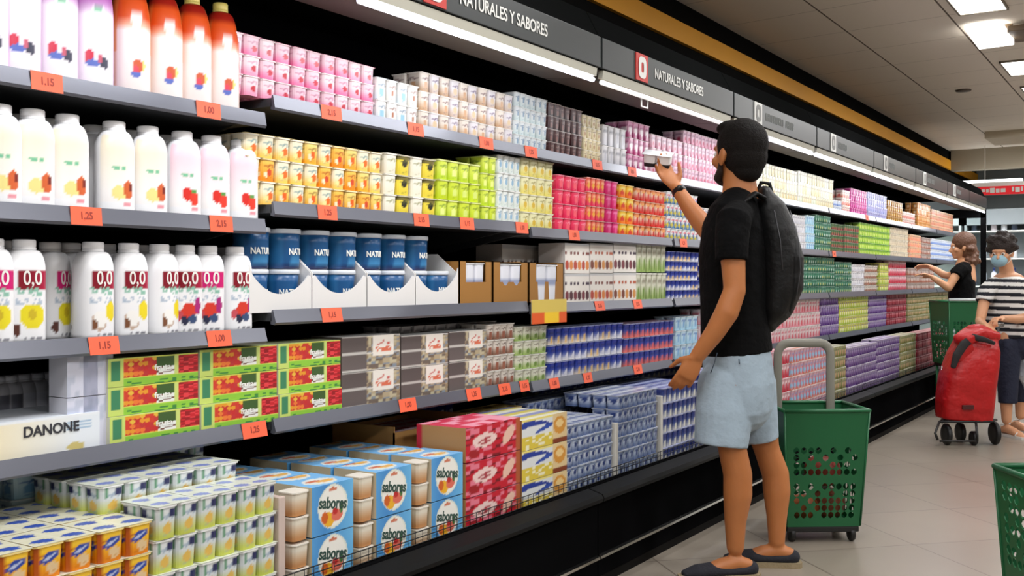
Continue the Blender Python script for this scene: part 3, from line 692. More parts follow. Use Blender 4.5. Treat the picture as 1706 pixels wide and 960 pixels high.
# yellow and navy cartons
def yb_front(u,v):
    c=(222,226,226)
    if u<.66:
        if v<.42: c=(220,196,70)
        if v<.42 and nz(u,v,14)>.7: c=(240,236,200)
        if ell(u,v,.16,.42,.60,.5) and not ell(u,v,.30,.30,.56,.46): c=(36,60,150)
        if ell(u,v,.5,.62,.25,.06,.5): c=(50,80,170)
        if v>.93: c=(236,220,120)
    else:
        c=(226,200,150)
        if ell(u,v,.83,.6,.14,.3): c=(216,150,60)
        if ell(u,v,.83,.66,.09,.14): c=(240,206,140)
        if v<.16: c=(130,60,30)
    return c
ybm=boxmesh('yellow_carton',.29,.26,.11,yb_front,lambda u,v:[(216,216,196),(200,190,90),(130,140,190)][int(v*9)%3],lambda u,v:(170,130,80),44,22)
for tier in range(3):
    yc=(YY(869,1.952)+YY(945,1.952))/2
    zt=WH((HZ-701)/(VPX-869),1.952); h=(zt-DZ)/3
    o=obj('dessert_carton',ybm,None,None,(CD-1.952,yc,DZ+tier*h)); o.scale=(1,(YY(945,1.952)-YY(869,1.952))/.29*.985,h/.11*.985)
    tag(o,'white, navy and yellow dessert carton, %s of the stack right of the red cartons'%TN[3][tier],'carton','navy and yellow dessert cartons')
run('DK',800,872,'gold',5,690,D=2.225)
run('DK',700,760,'navy',6,680,D=2.60,note='rear ')
# compote packs (lowest shelf)
def comp_front(u,v):
    if u<.16:
        c=(196,214,110)
        if .03<u<.13 and .2<v<.9: c=(90,170,60) if nz(u,v,6)>.3 else (60,130,90)
    else:
        c=(206,214,90) if v>.26 else (140,196,60)
        if .3<v<.95:
            n=int((u-.16)*19); jj=int(v*6); cc_=[(226,150,40),(206,60,40),(230,120,50),(196,40,40),(226,180,60),(190,50,50)]
            c=cc_[int(rnd(n,jj)*6)] if ell(((u-.16)*19)%1,(v*6)%1,.5,.5,.52,.52) else cc_[int(rnd(n,jj,3)*2)*2+1]
            if .52<u<.72: c=(60,90,40) if v>.6 else ((230,232,226) if nz(u,v,22)>.4 else (110,60,40))
            if .72<u<.77: c=(200,214,120)
            if u>.77: c=[(196,26,36),(222,60,66),(150,16,24)][int(nz(u,v,18)*3)]
        if v<.14 and nz(u,v,20)>.7: c=(60,130,60)
    return c
comp=boxmesh('compote_pack',.235,.13,.0885,comp_front,lambda u,v:(206,216,170),lambda u,v:(214,214,190),84,36)
M_wtxt=mat('print_white',(236,236,230),.5)
ctxt=text_mesh('fruta',.026,.0004,.9,.02); ctxt.materials.append(M_wtxt)
for ci,(xa,xb,yt) in enumerate(((178,330,598),(331,461,583),(462,567,573))):
    Y0,Y1=YY(xa,2.19),YY(xb,2.19); k=0 if Y1<2.14 else 1
    zb=.765; zt=WH((HZ-yt)/(VPX-xa),2.19); h=(zt-zb)/3
    for tier in range(3):
        t=thing('compote_pack','green and red fruit compote pack, %s column, %s of three'%(['left','middle','right'][ci],TN[3][tier]),'compote pack',(CD-2.19+(.002 if tier else .008),(Y0+Y1)/2,zb+tier*h),0,'fruit compote packs on the lowest shelf')
        t.scale=(1,(Y1-Y0)/.235*.985,h/.0885*.985)
        obj('sleeve',comp,None,t); obj('lettering',ctxt,None,t,(.0008,.02,.05))
# grey muesli packs with printed cards
def card(u,v):
    c=(232,226,216)
    if .55<v<.8 and .2<u<.8 and nz(u,v,9)>.4: c=(200,90,80)
    if .2<v<.45 and .15<u<.85 and nz(u,v,10)>.35: c=(214,110,80)
    return c
def muesli(u,v):
    p=u
    if p<.42: return mix((104,94,92),(84,74,72),v) if (v*2)%1>.08 else (190,186,180)
    c=[(190,180,150),(150,130,100),(110,96,86),(176,160,130),(130,140,150)][int(nz(u,v,16)*5)]
    if (v*2)%1<.07: c=(220,214,204)
    if .5<u<.9 and .42<v<.98: return card((u-.5)/.4,(v-.42)/.56)
    return c
mus=boxmesh('muesli_pack',.27,.13,.11,muesli,lambda u,v:(228,228,224) if abs(u-.5)>.03 else (170,170,170),lambda u,v:(110,100,96),40,26)
for ci,(xa,xb,yt) in enumerate(((569,667,562),(668,747,560),(748,811,553))):
    Y0,Y1=YY(xa,2.19),YY(xb,2.19); zb=.765; zt=WH((HZ-yt)/(VPX-xa),2.19); h=(zt-zb)/2
    for tier in range(2):
        o=obj('muesli_pack',mus,None,None,(CD-2.19,(Y0+Y1)/2,zb+tier*h)); o.scale=(1,(Y1-Y0)/.27*.985,h/.11*.985)
        tag(o,'grey muesli yogurt pack with a white printed card, %s column, %s one'%(['left','middle','right'][ci],['lower','upper'][tier]),'yogurt pack','grey muesli packs on the lowest shelf')
run('S4',650,830,'white',4,545,D=2.335,note='rear ',near=False)
# tall milk-like cartons on lowest shelf in front of the brown packs
mk=boxmesh('carton_brown',.14,.07,.15,lambda u,v:(110,60,36) if ell(u,v,.6,.1,.4,.22) else ((222,216,204) if nz(u,v,8)>.25 else (196,186,170)),lambda u,v:(226,222,214),lambda u,v:(206,200,186),20,20)
# fruit cartons on the third shelf
def fc(c1,c2,d1):
    def f(u,v):
        c=(230,224,216)
        if .12<v<.45:
            n=int(u*6); 
            if ell((u*6)%1,(v-.12)/.33,.5,.5,.46,.46): c=c1 if n%2 else c2
        if .6<v<.75 and nz(u,v,14)>.5: c=d1
        if v>.94: c=(190,190,190)
        return c
    return f
fcs=[('dark berry',boxmesh('fc1',.2,.13,.12,fc((80,36,46),(120,50,60),(60,40,60)),lambda u,v:(220,216,214),lambda u,v:(206,200,196),36,20)),
     ('orange and plum',boxmesh('fc2',.2,.13,.12,fc((216,130,60),(180,70,50),(120,60,50)),lambda u,v:(224,216,206),lambda u,v:(206,200,196),36,20)),
     ('caramel and cream',boxmesh('fc3',.2,.13,.12,fc((206,140,70),(120,60,40),(180,90,60)),lambda u,v:(224,216,206),lambda u,v:(206,200,196),36,20))]
for ci,(xa,xb) in enumerate(((941,982),(983,1021),(1022,1060))):
    Y0,Y1=YY(xa,2.19),YY(xb,2.19); zb=1.064; zt=WH((HZ-404)/(VPX-xa),2.19); h=(zt-zb)/2
    for tier in range(2):
        nm,me=fcs[(ci+tier)%3]
        o=obj('dessert_carton',me,None,None,(CD-2.19,(Y0+Y1)/2,zb+tier*h)); o.scale=(1,(Y1-Y0)/.2*.985,h/.12*.985)
        tag(o,'white carton with %s fruit print on the third shelf, %s column, %s'%(nm,['left','middle','right'][ci],['lower','upper'][tier]),'carton','white fruit cartons on the third shelf')
run('S3',1062,1112,'greenwhite',2,405,cup=.065)
for ci,x in enumerate((858,895,930)):
    t=obj('dessert_carton',fcs[0][1],None,None,(CD-2.36,YY(x,2.36)+.0,1.074)); t.scale=(1,1,2.0); tag(t,'white berry carton standing behind the brown cardboard boxes, %s'%['leftmost','middle one','rightmost'][ci],'carton','white cartons behind the brown boxes')
# brown shelf-ready boxes with white cups showing
for ci,(xa,xb) in enumerate(((765,820),(821,880),(881,939))):
    Y0,Y1=YY(xa,2.19),YY(xb,2.19); W=(Y1-Y0)*.985; zb=1.074 if ci<3 else 1.06; zt=WH((HZ-434)/(VPX-770),2.19); H=zt-zb
    t=thing('cardboard_box','brown cardboard box with white cups in its cut-out, %s of three'%['leftmost','middle','rightmost'][ci],'cardboard box',(CD-2.19,(Y0+Y1)/2,zb),0,'brown cardboard boxes on the third shelf')
    g=G(); kb=(160,112,52); cw=W*.31
    g.box(-.2,0,-W/2,W/2,0,.004,kb); g.box(-.2,-.196,-W/2,W/2,0,H,kb); g.box(-.2,0,-W/2,-W/2+.004,0,H,kb); g.box(-.2,0,W/2-.004,W/2,0,H,kb)
    g.box(-.004,0,-W/2,W/2,0,H*.52,kb); g.box(-.004,0,-W/2,-cw,H*.52,H,kb); g.box(-.004,0,cw,W/2,H*.52,H,kb)
    g.box(-.2,-.0,-W/2,-cw,H-.003,H,kb); g.box(-.2,0,cw,W/2,H-.003,H,kb)
    obj('box',g,P_CARD,t)
    for j in (-1,1):
        g=G(); cupmesh(g,cw*.98,H*.95,lambda u,v:(226,228,236) if v>.62 or v<.5 else (150,160,190),-.034,j*cw*.5,20,12); c_=obj('cup',g,P_PLAST,t)
# blue tubs in white scalloped trays
def tubart(a,z):
    c=(20,80,132)
    if z<.014: c=(24,30,80)
    if z>.104: c=(206,216,226)
    if .085<z<.092 and abs(a)<.7: c=(150,190,220)
    if abs(a)>1.1: c=mix(c,(70,140,190),.4)
    if .018<z<.03 and abs(a)<.6: c=(60,130,180)
    return c
g=G(); g.lathe([(.046,0),(.049,.003),(.050,.02),(.0505,.05),(.051,.08),(.052,.104)],28,col=tubart); tubm=g.mesh('tub_body',P_PLAST)
g=G(); g.lathe([(.0535,.104),(.055,.106),(.055,.115),(.053,.118)],28,c=(214,220,228)); lidm=g.mesh('tub_lid',P_PLAST)
def cylwrap(me,r,sq=0):
    for v in me.vertices:
        x,y,z=v.co; a=y/r; q=(abs(cos(a))**sq+abs(sin(a))**sq)**(-1/sq) if sq else 1; v.co=((r+x)*q*cos(a),(r+x)*q*sin(a),z)
    return me
tubt=cylwrap(text_mesh('NATUR',.026,.0006,.8,.03),.0515); tubt.materials.append(M_wtxt)
def tub(x,y,z,rz,lb):
    t=thing('yogurt_tub',lb,'tub',(x,y,z),rz,'blue yogurt tubs on the third shelf')
    obj('body',tubm,None,t); obj('lid',lidm,None,t); obj('lettering',tubt,None,t,(0,0,.050)); return t
Y0=YY(415,2.19); Y1=YY(764,2.19); nt=8; pt=(Y1-Y0)/nt
for j in range(nt):
    for q in range(2):
        if q==1 and j>=nt-1: continue
        y=Y0+(j+.5)*pt+.01*q
        tub(CD-2.19-.066-(.0 if q==0 else .004),y,1.080+q*.120,random.uniform(-.35,.35),'blue yogurt tub with white lid, %s layer, %s from left'%(['lower','upper'][q],ORD[j]))
M_tray=mat('tray_white',(226,224,222),.55)
for j in range(4):
    ya=Y0+j*2*pt; W=2*pt-.004
    t=thing('display_tray','white scalloped cardboard tray of blue tubs, %s'%['leftmost','second from left','third from left','rightmost'][j],'display tray',(CD-2.19,ya+W/2,1.0745),0,'white trays of blue tubs')
    pts=[(-W/2,0),(W/2,0),(W/2,.135 if j==3 else .10)]
    for i in range(13):
        u=i/12; pts.append((W/2-.012-u*(W-.024)*1.0, .052+ .055*(abs(2*u-1)**2.2)))
    pts.append((-W/2,.135 if j==0 else .10))
    g=G(); n=len(pts)
    for x0,x1 in ((-.003,.001),):
        vs=[(x0,p[0],p[1]) for p in pts]+[(x1,p[0],p[1]) for p in pts]
        g.add(vs,[(i,(i+1)%n,n+(i+1)%n,n+i) for i in range(n)],None)
        # triangulated faces: split by strips to the base line
        top=pts[2:]; 
        for X in (x0,x1):
            vv=[]; 
            for p in top: vv+= [(X,p[0],0),(X,p[0],p[1])]
            g.add(vv,[(2*i,2*i+1,2*i+3,2*i+2) for i in range(len(top)-1)],None)
    obj('front_panel',g,M_tray,t)
    g=G()
    for yy_ in (-W/2,W/2-.003): g.prof([(-.24,0),(0,0),(0,.115),(-.09,.185),(-.24,.185)],yy_,yy_+.003)
    g.box(-.24,0,-W/2,W/2,0,.003); g.box(-.243,-.24,-W/2,W/2,0,.185)
    obj('side_panel',g,M_tray,t)

# ------------------------------------------------------------------ bottles
def bottle_kind(H,R,sq,artf,capc,shoulder,neck,capr,caph,lets=None,segs=64):
    prof=[(R*.86,0),(R*.98,.004),(R,.012)]
    zb=shoulder
    for i in range(1,33): prof.append((R,.012+(zb-.012)*i/32))
    for i in range(1,9):
        t=i/8; prof.append((neck+(R-neck)*cos(t*pi/2)**(.8),zb+(H-caph-zb)*sin(t*pi/2)**1.25))
    g=G(); g.lathe(prof,segs,col=artf,sq=sq); b=g.mesh('bottle_body',P_PLAST)
    g=G(); g.lathe([(capr,H-caph),(capr*1.02,H-caph+.002),(capr*1.02,H-caph*.75),(capr*.94,H-caph*.72),(capr,H-caph*.66),(capr,H-.003),(capr*.93,H)],24,c=capc); c=g.mesh('bottle_cap',P_PLAST)
    return b,c
def wrap_quad(me,r): return cylwrap(me,r)
def place_bottle(kind,lets,x,y,z,rz,label,group,name='drink_bottle',sc=1):
    t=thing(name,label,'bottle',(x,y,z),rz,group); t.scale=(sc,sc,sc)
    obj('body',kind[0],None,t); obj('cap',kind[1],None,t)
    for l,lx in lets: obj('lettering',l,None,t,(0,0,lx))
    return t
# third shelf: 0,0 bottles
def zz_art(fr,pinkq=False):
    def f(a,z):
        c=(240,240,242)
        s=a/1.0    # visible front: -1..1
        if .124<z<.166 and -.55<a<1.0: c=mix((130,10,34),(186,20,70),a) if not pinkq else (206,20,110)
        if z<.125 and z>.108 and abs(a)<.6 and rnd(int(a*14),int(z*600))>.45: c=(140,190,170)
        if .088<z<.100 and abs(a)<.6 and rnd(int(a*18),int(z*500))>.5: c=(176,190,206)
        if fr=='coco':
            if ell(a,z,.55,.068,.30,.024): c=(236,214,40)
            if ell(a,z,-.15,.045,.42,.024): c=(196,170,150)
            if ell(a,z,-.10,.049,.36,.021): c=(244,242,238)
            if ell(a,z,-.42,.036,.14,.012): c=(120,76,50)
        elif fr=='lemon':
            if ell(a,z,.15,.062,.62,.028): c=(232,216,40)
            if ell(a,z,.15,.066,.2,.012): c=(206,180,40)
            if ell(a,z,-.6,.03,.2,.014): c=(90,50,40)
        else:
            if ell(a,z,.10,.060,.42,.024): c=(216,60,44)
            if ell(a,z,-.45,.050,.2,.014): c=(200,80,90)
            if ell(a,z,.62,.075,.18,.022): c=(170,40,120)
            if ell(a,z,.30,.040,.24,.012): c=(60,80,120)
            if ell(a,z,-.15,.038,.2,.012): c=(40,44,70)
        if .008<z<.016 and -.2<a<.6 and rnd(int(a*16),1)>.4: c=(120,120,130)
        return c
    return f
zb={k:bottle_kind(.236,.043,3.0,zz_art(k.split('_')[0],k.endswith('q')),(250,250,252),.168,.024,.0255,.024) for k in ('coco','lemon','lemon_q','berry','berry_q')}
zt=text_mesh('0,0',.046,.0007,.72,.01)
for v in zt.vertices: v.co.y+=.0434*.16
zt=cylwrap(zt,.0434,3.0); zt.materials.append(M_wtxt)
zr=1.030-.006
X3=CD-2.19-.045
for i,(x,k,rz,lb) in enumerate(((-14,'lemon_q',.2,'lemon drinking yogurt bottle at the left edge of the third shelf'),(40,'lemon',.25,'large lemon drinking yogurt bottle, second from the left edge'),
    (155,'coco',.42,'coconut drinking yogurt bottle, first of three, beside the lemon ones'),(214,'coco',.25,'coconut drinking yogurt bottle, second of three'),(265,'coco',.6,'coconut drinking yogurt bottle, third of three, half behind berry bottles'),
    (308,'berry',0,'berry drinking yogurt bottle, leftmost of the berry three'),(346,'berry_q',-.1,'berry drinking yogurt bottle, middle of the berry three'),(391,'berry',.25,'berry drinking yogurt bottle at the right end of the third shelf'))):
    place_bottle(zb[k],[(zt,.147)],X3,YY(x,2.235),zr,rz-.55,lb,'fat free drinking yogurt bottles')
for i,(x,dd,k,lb) in enumerate(((83,2.33,'lemon_q','pink labelled lemon bottle just behind the large lemon one'),(117,2.34,'lemon_q','pink labelled lemon bottle left of the first coconut one'))):
    place_bottle(zb[k],[(zt,.147)],CD-dd,YY(x,dd),zr,.3,lb,'fat free drinking yogurt bottles')
for i,x in enumerate((176,232,283,12)):
    place_bottle(zb['coco'],[],CD-2.335,YY(x,2.335),zr,random.uniform(-1,1),'white bottle in the second row of the third shelf, %s'%['behind the first coconut bottle','behind the second coconut bottle','behind the third coconut bottle','behind the left edge'][i],'second row drinking yogurt bottles')
# second shelf: white bottles
def wb_art(fr):
    def f(a,z):
        c=(238,238,240)
        lab=(240,226,196) if fr=='peach' else (244,200,214)
        if .03<z<.19 and abs(a)<.9: c=mix((240,236,234),lab,min(1,max(0,(z-.05)/.12))*.8)
        if .105<z<.118 and abs(a)<.3 and rnd(int(a*20),int(z*400))>.3: c=(120,190,150)
        if fr=='peach':
            if ell(a,z,.02,.052,.4,.017): c=(236,220,140)
            if ell(a,z,.5,.060,.28,.022): c=(206,96,50)
            if ell(a,z,.62,.066,.12,.01): c=(120,30,20)
        else:
            if ell(a,z,.0,.062,.28,.018): c=(214,44,36)
            if ell(a,z,.42,.050,.26,.018): c=(222,60,44)
            if ell(a,z,.4,.07,.12,.006): c=(90,150,70)
        if .018<z<.026 and .0<a<.7 and rnd(int(a*16),2)>.5: c=(226,150,160)
        return c
    return f
wb={k:bottle_kind(.230,.0465,2.6,wb_art(k),(250,250,252),.160,.024,.027,.024) for k in('peach','straw')}
lt=cylwrap(text_mesh('light',.018,.0005,1,.01),.0448,2.6); lt.materials.append(mat('ink_mint',(110,180,150),.5))
for i,(x,k,lb) in enumerate(((-2,'peach','cream labelled bottle cut by the left edge of the picture'),(54,'peach','cream labelled peach bottle, first whole one from the left'),(112,'peach','cream labelled peach bottle, second whole one'),(190,'peach','cream labelled peach bottle standing slightly forward'),(246,'peach','cream labelled peach bottle, last before the strawberry ones'),
      (303,'straw','pink labelled strawberry bottle, leftmost of three'),(352,'straw','pink labelled strawberry bottle, middle of three'),(400,'straw','pink labelled strawberry bottle at the right end of the shelf'))):
    place_bottle(wb[k],[],CD-2.235,YY(x,2.235),1.330,-.40,lb,'white drinking yogurt bottles on the second shelf')
for i,(x,lb) in enumerate(((30,'far left'),(80,'left'),(155,'middle'),(215,'centre right'),(272,'right'),(322,'far right'))):
    place_bottle(wb['peach'],[],CD-2.335,YY(x,2.335),1.330,1.5,'plain white bottle behind the second shelf front row, %s'%lb,'second row bottles on the second shelf')
# top shelf: tall bottles
def tb_art(kind):
    def f(a,z):
        if kind=='purple':
            c=mix((240,234,240),(176,70,176),max(0,(z-.165)/.05)); 
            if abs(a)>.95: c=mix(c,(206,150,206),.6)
            if ell(a,z,-.35,.070,.2,.016): c=(206,40,70)
            if ell(a,z,-.2,.056,.3,.009): c=(90,110,190)
            if ell(a,z,.35,.058,.2,.013): c=(60,60,80)
            if ell(a,z,.15,.066,.14,.010): c=(200,90,110)
        else:
            c=mix((238,226,222),(226,84,24),max(0,min(1,(z-.150)/.03)))
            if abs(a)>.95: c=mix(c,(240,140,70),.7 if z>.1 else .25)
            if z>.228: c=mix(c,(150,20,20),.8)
            if ell(a,z,.12,.068,.26,.016): c=(206,90,50)
            if ell(a,z,0,.060,.14,.010): c=(222,70,90)
            if ell(a,z,.0,.048,.3,.007): c=(90,110,190)
            if ell(a,z,.4,.070,.1,.012): c=(216,216,120)
        if ell(a,z,.05,.176,.34,.013): c=(244,244,240)
        if ell(a,z,.05,.175,.26,.007): c=(110,180,140)
        return c
    return f
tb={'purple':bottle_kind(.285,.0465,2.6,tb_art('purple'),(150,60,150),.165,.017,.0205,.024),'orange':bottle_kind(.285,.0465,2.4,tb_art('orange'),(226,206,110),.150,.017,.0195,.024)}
bl=cylwrap(text_mesh('brest',.012,.0005,1,.01),.0466)
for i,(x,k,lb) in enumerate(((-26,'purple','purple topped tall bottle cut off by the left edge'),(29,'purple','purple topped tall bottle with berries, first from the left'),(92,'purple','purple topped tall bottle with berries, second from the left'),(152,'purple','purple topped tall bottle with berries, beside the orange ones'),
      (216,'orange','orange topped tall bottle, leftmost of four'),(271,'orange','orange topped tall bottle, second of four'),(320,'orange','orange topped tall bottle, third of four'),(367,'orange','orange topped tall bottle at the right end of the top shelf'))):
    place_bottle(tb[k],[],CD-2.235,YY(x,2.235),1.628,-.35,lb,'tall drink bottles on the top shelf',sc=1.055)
# lowest shelf, near end: carton with black lettering, white bottles behind
def dan_front(u,v):
    c=mix((226,232,238),(236,226,196),max(0,1-abs(u-.45)*2.4))
    if u<.24 and v>.35: c=mix((240,206,40),(236,222,140),u*3)
    if ell(u,v,.2,.42,.07,.32): c=(226,206,190)
    if ell(u,v,.2,.08,.035,.12): c=(150,90,50)
    if u<.05: c=(206,216,180) if v<.6 else (150,130,90)
    if .8<u<.95 and .55<v<.8 and int(v*24)%2: c=(150,180,206)
    if ell(u,v,.86,.14,.05,.12): c=(206,190,120)
    if v>.93: c=(232,236,240)
    return c
dc=boxmesh('white_long_carton',.46,.22,.088,dan_front,lambda u,v:(222,228,236),lambda u,v:(206,206,206),70,24)
yD=YY(172,2.185)
t=thing('yogurt_carton','long white and yellow carton with black capital lettering on the lowest shelf','carton',(CD-2.185,yD-.24,.765),.0)
obj('box',dc,None,t); lettering('lettering','DANONE',.033,mat('ink_black',(50,50,56),.5),t,(.0012,YY(86,2.185)-yD+.24,.060),xs=1.0)
sm={k:bottle_kind(.115,.026,2.5,(lambda cc:(lambda a,z:cc if z<.085 and abs(a)<.6 else (206,206,212)))(c),(206,206,212),.085,.014,.016,.012,segs=20) for k,c in (('g',(90,160,70)),('w',(214,216,226)),('d',(110,110,120)))}
for i,(x,k) in enumerate(((-8,'d'),(14,'d'),(36,'w'),(58,'w'),(80,'g'),(100,'w'),(120,'w'),(136,'g'))):
    place_bottle(sm[k],[],CD-2.45,YY(x,2.45),.765,0,'small shaded bottle behind the long white carton, %s from left'%ORD[i],'small bottles behind the white carton',name='small_bottle',sc=1.45)
bm_=boxmesh('white_upright_pack',.082,.07,.125,lambda u,v:(214,216,232) if nz(u,v,7)>.2 else (190,196,214),lambda u,v:(226,226,234),lambda u,v:(226,226,236),14,14)  # end faces coloured lighter to make up for the shade on them
for tier in range(2):
    for j in range(2):
        o=obj('milk_pack',bm_,None,None,(CD-2.195,YY(150+j*26,2.195)-.02,.765+tier*.127)); tag(o,'plain white upright pack left of the compote packs, %s %s'%(['left','right'][j],['lower','upper'][tier]),'pack','white upright packs')
# ------------------------------------------------------------------ price tags
M_tag=mat('tag_orange',(240,98,62),.5); M_tag2=mat('tag_text',(150,50,34),.6)
ptxt={s:text_mesh(s,.024,.0003,.85,.03) for s in('1,15','1,00','1,25','2,15')}
for m_ in ptxt.values(): m_.materials.append(M_tag2)
g=G(); g.bbox(0,.0012,-.5,.5,-.5,.5,b=.0003); tagm=g.mesh('tag_card',M_tag)
TG=[('S1L',52,105),('S1L',328,368),('S2L',118,170),('S2L',350,388),('S3L',148,198),('S3L',345,385),('S4L',403,444),('S1M',535,570),('S1M',680,706),('S1M',796,825),('S2M',530,562),('S2M',690,715),('S2M',767,790),('S2M',860,880),('S1M',870,900),('S1M',985,1006),('S3M',535,570),('S2M',948,966),('S2M',1130,1148),
('S3M',988,1010),('S3M',1052,1072),('S4M',665,693),('S4M',777,801),('S4M',831,850),('S4M',866,881),('S4M',915,931),('S4M',972,986),('S4M',1055,1070),('S1M',1045,1062),('S2M',1385,1395),('S1M',1440,1450)]
SN={'1':'top','2':'second','3':'third','4':'lowest'}
for i,(s,xa,xb) in enumerate(TG):
    D=2.163; Y0,Y1=YY(xa,D),YY(xb,D); y=(Y0+Y1)/2; k=max(j for j,a in enumerate(JO) if a<=y)
    z=shelf_levels(k)[int(s[1])-1]-.0185
    t=thing('price_tag','orange price tag on the %s shelf rail, %s'%(SN[s[1]], 'below '+{0:'the near bottles' if s[1]!='4' else 'the compote packs',1:'the second section',2:'the third section'}.get(k,'a farther section')+', number %s along'%ORD[min(15,sum(1 for q in TG[:i] if q[0]==s))]),'price tag',(SX+.0055 if s[1] in'12' else SX+.0075,y,z),0,'orange price tags'); t.rotation_euler=(0,math.radians(-6 if s[1] in'12' else -12),0)
    c=obj('card',tagm,None,t); c.scale=(1,min(.09,(Y1-Y0)),.043)
    obj('lettering',ptxt[['1,15','1,00','1,25','2,15'][i%4]],None,t,(.0014,0,0))
# yellow and orange shelf talker
y=(YY(886,2.15)+YY(944,2.15))/2
t=thing('shelf_talker','yellow and orange promotion sign hanging under the third shelf','sign',(SX+.02,y,1.02))
g=G(); W=YY(944,2.15)-YY(886,2.15)
g.grid(lambda u,v:(.0,(u-.5)*W,(v-.5)*.095+.02),24,12,lambda u,v:(216,190,90) if v>.45 else ((226,90,30) if abs(u-.55)>.2 else (244,200,40))); 
g.grid(lambda u,v:(-.003,(.5-u)*W,(v-.5)*.095+.02),2,2,lambda u,v:(230,220,180))
g.box(-.003,0,-W/2,W/2,-.0285,-.0270,(226,90,30))
obj('card',g,P_CARD,t)
# ------------------------------------------------------------------ figures
class B:
    """closed tapered volumes that are fused into one continuous surface"""
    def __init__(s): s.v=[]; s.f=[]
    def _ring(s,R):
        o=len(s.v); s.v+=[tuple(p) for p in R]; return o
    def tube(s,pts,rads,seg=18,ref=None,flat=(False,False),e=1):
        pts=[Vector(p) for p in pts]; n=len(pts); R=[]; 
        rr=[(r,r) if isinstance(r,(int,float)) else r for r in rads]
        fr=[]
        a=Vector(ref) if ref is not None else None
        for i in range(n):
            t=(pts[min(i+1,n-1)]-pts[max(i-1,0)]).normalized()
            if a is None: a=Vector((0,0,1)) if abs(t.z)<.8 else Vector((0,1,0))
            aa=(a-t*a.dot(t)).normalized(); fr.append((t,aa,t.cross(aa)))
            if ref is None: a=aa
        def sg(x): return math.copysign(abs(x)**e,x)
        def ring(p,f,r): return [p+f[1]*sg(cos(2*pi*k/seg))*r[0]+f[2]*sg(sin(2*pi*k/seg))*r[1] for k in range(seg)]
        if not flat[0]:
            for w_ in (80,60,38,18): 
                q=math.radians(w_); m_=min(rr[0]); R.append(ring(pts[0]-fr[0][0]*m_*sin(q),fr[0],(rr[0][0]*cos(q),rr[0][1]*cos(q))))
        for i in range(n): R.append(ring(pts[i],fr[i],rr[i]))
        if not flat[1]:
            for w_ in (18,38,60,80):
                q=math.radians(w_); m_=min(rr[-1]); R.append(ring(pts[-1]+fr[-1][0]*m_*sin(q),fr[-1],(rr[-1][0]*cos(q),rr[-1][1]*cos(q))))
        os=[s._ring(x) for x in R]
        for j in range(len(os)-1):
            for k in range(seg): s.f.append((os[j]+k,os[j]+(k+1)%seg,os[j+1]+(k+1)%seg,os[j+1]+k))
        s.f.append(tuple(os[0]+k for k in range(seg))[::-1]); s.f.append(tuple(os[-1]+k for k in range(seg))); return s
    def ell(s,c,r,M=None,seg=20,rings=12,sq=1):
        c=Vector(c); o=len(s.v)
        r=(r,r,r) if isinstance(r,(int,float)) else r
        def sp(x,e): return math.copysign(abs(x)**e,x)
        for j in range(rings+1):
            ph=pi*(j+.02 if j==0 else (j-.02 if j==rings else j))/rings
            for k in range(seg):
                a=2*pi*k/seg; p=Vector((r[0]*sp(sin(ph),sq)*sp(cos(a),sq),r[1]*sp(sin(ph),sq)*sp(sin(a),sq),-r[2]*sp(cos(ph),sq)))
                if M is not None: p=M@p
                s.v.append(tuple(c+p))
        for j in range(rings):
            for k in range(seg): s.f.append((o+j*seg+k,o+j*seg+(k+1)%seg,o+(j+1)*seg+(k+1)%seg,o+(j+1)*seg+k))
        s.f.append(tuple(o+k for k in range(seg))[::-1]); s.f.append(tuple(o+rings*seg+k for k in range(seg))); return s
    def build(s,name,m,parent,voxel=.007,smooth=4,col=None,label=None):
        me=bpy.data.meshes.new(name); me.from_pydata(s.v,[],s.f); me.update()
        o=bpy.data.objects.new(name,me); COL.objects.link(o)
        r=o.modifiers.new('r','REMESH'); r.mode='VOXEL'; r.voxel_size=voxel; r.use_smooth_shade=True
        if smooth: q=o.modifiers.new('s','SMOOTH'); q.iterations=smooth; q.factor=.5
        bpy.context.view_layer.update()
        me2=bpy.data.meshes.new_from_object(o.evaluated_get(bpy.context.evaluated_depsgraph_get()))
        o.modifiers.clear(); o.data=me2; bpy.data.meshes.remove(me); me2.name=name
        me2.materials.clear(); me2.materials.append(m)
        if col:
            ca=me2.color_attributes.new('Col','FLOAT_COLOR','POINT')
            ca.data.foreach_set('color',[x for v in me2.vertices for x in (*srgb(col(v.co)),1)])
        if parent: o.parent=parent
        if label: o['label']=label
        return o
def frame(f,up=(0,0,1)):
    f=Vector(f).normalized(); l=Vector(up).cross(f).normalized(); u=f.cross(l)
    return Matrix((f,l,u)).transposed()      # columns: forward, left, up
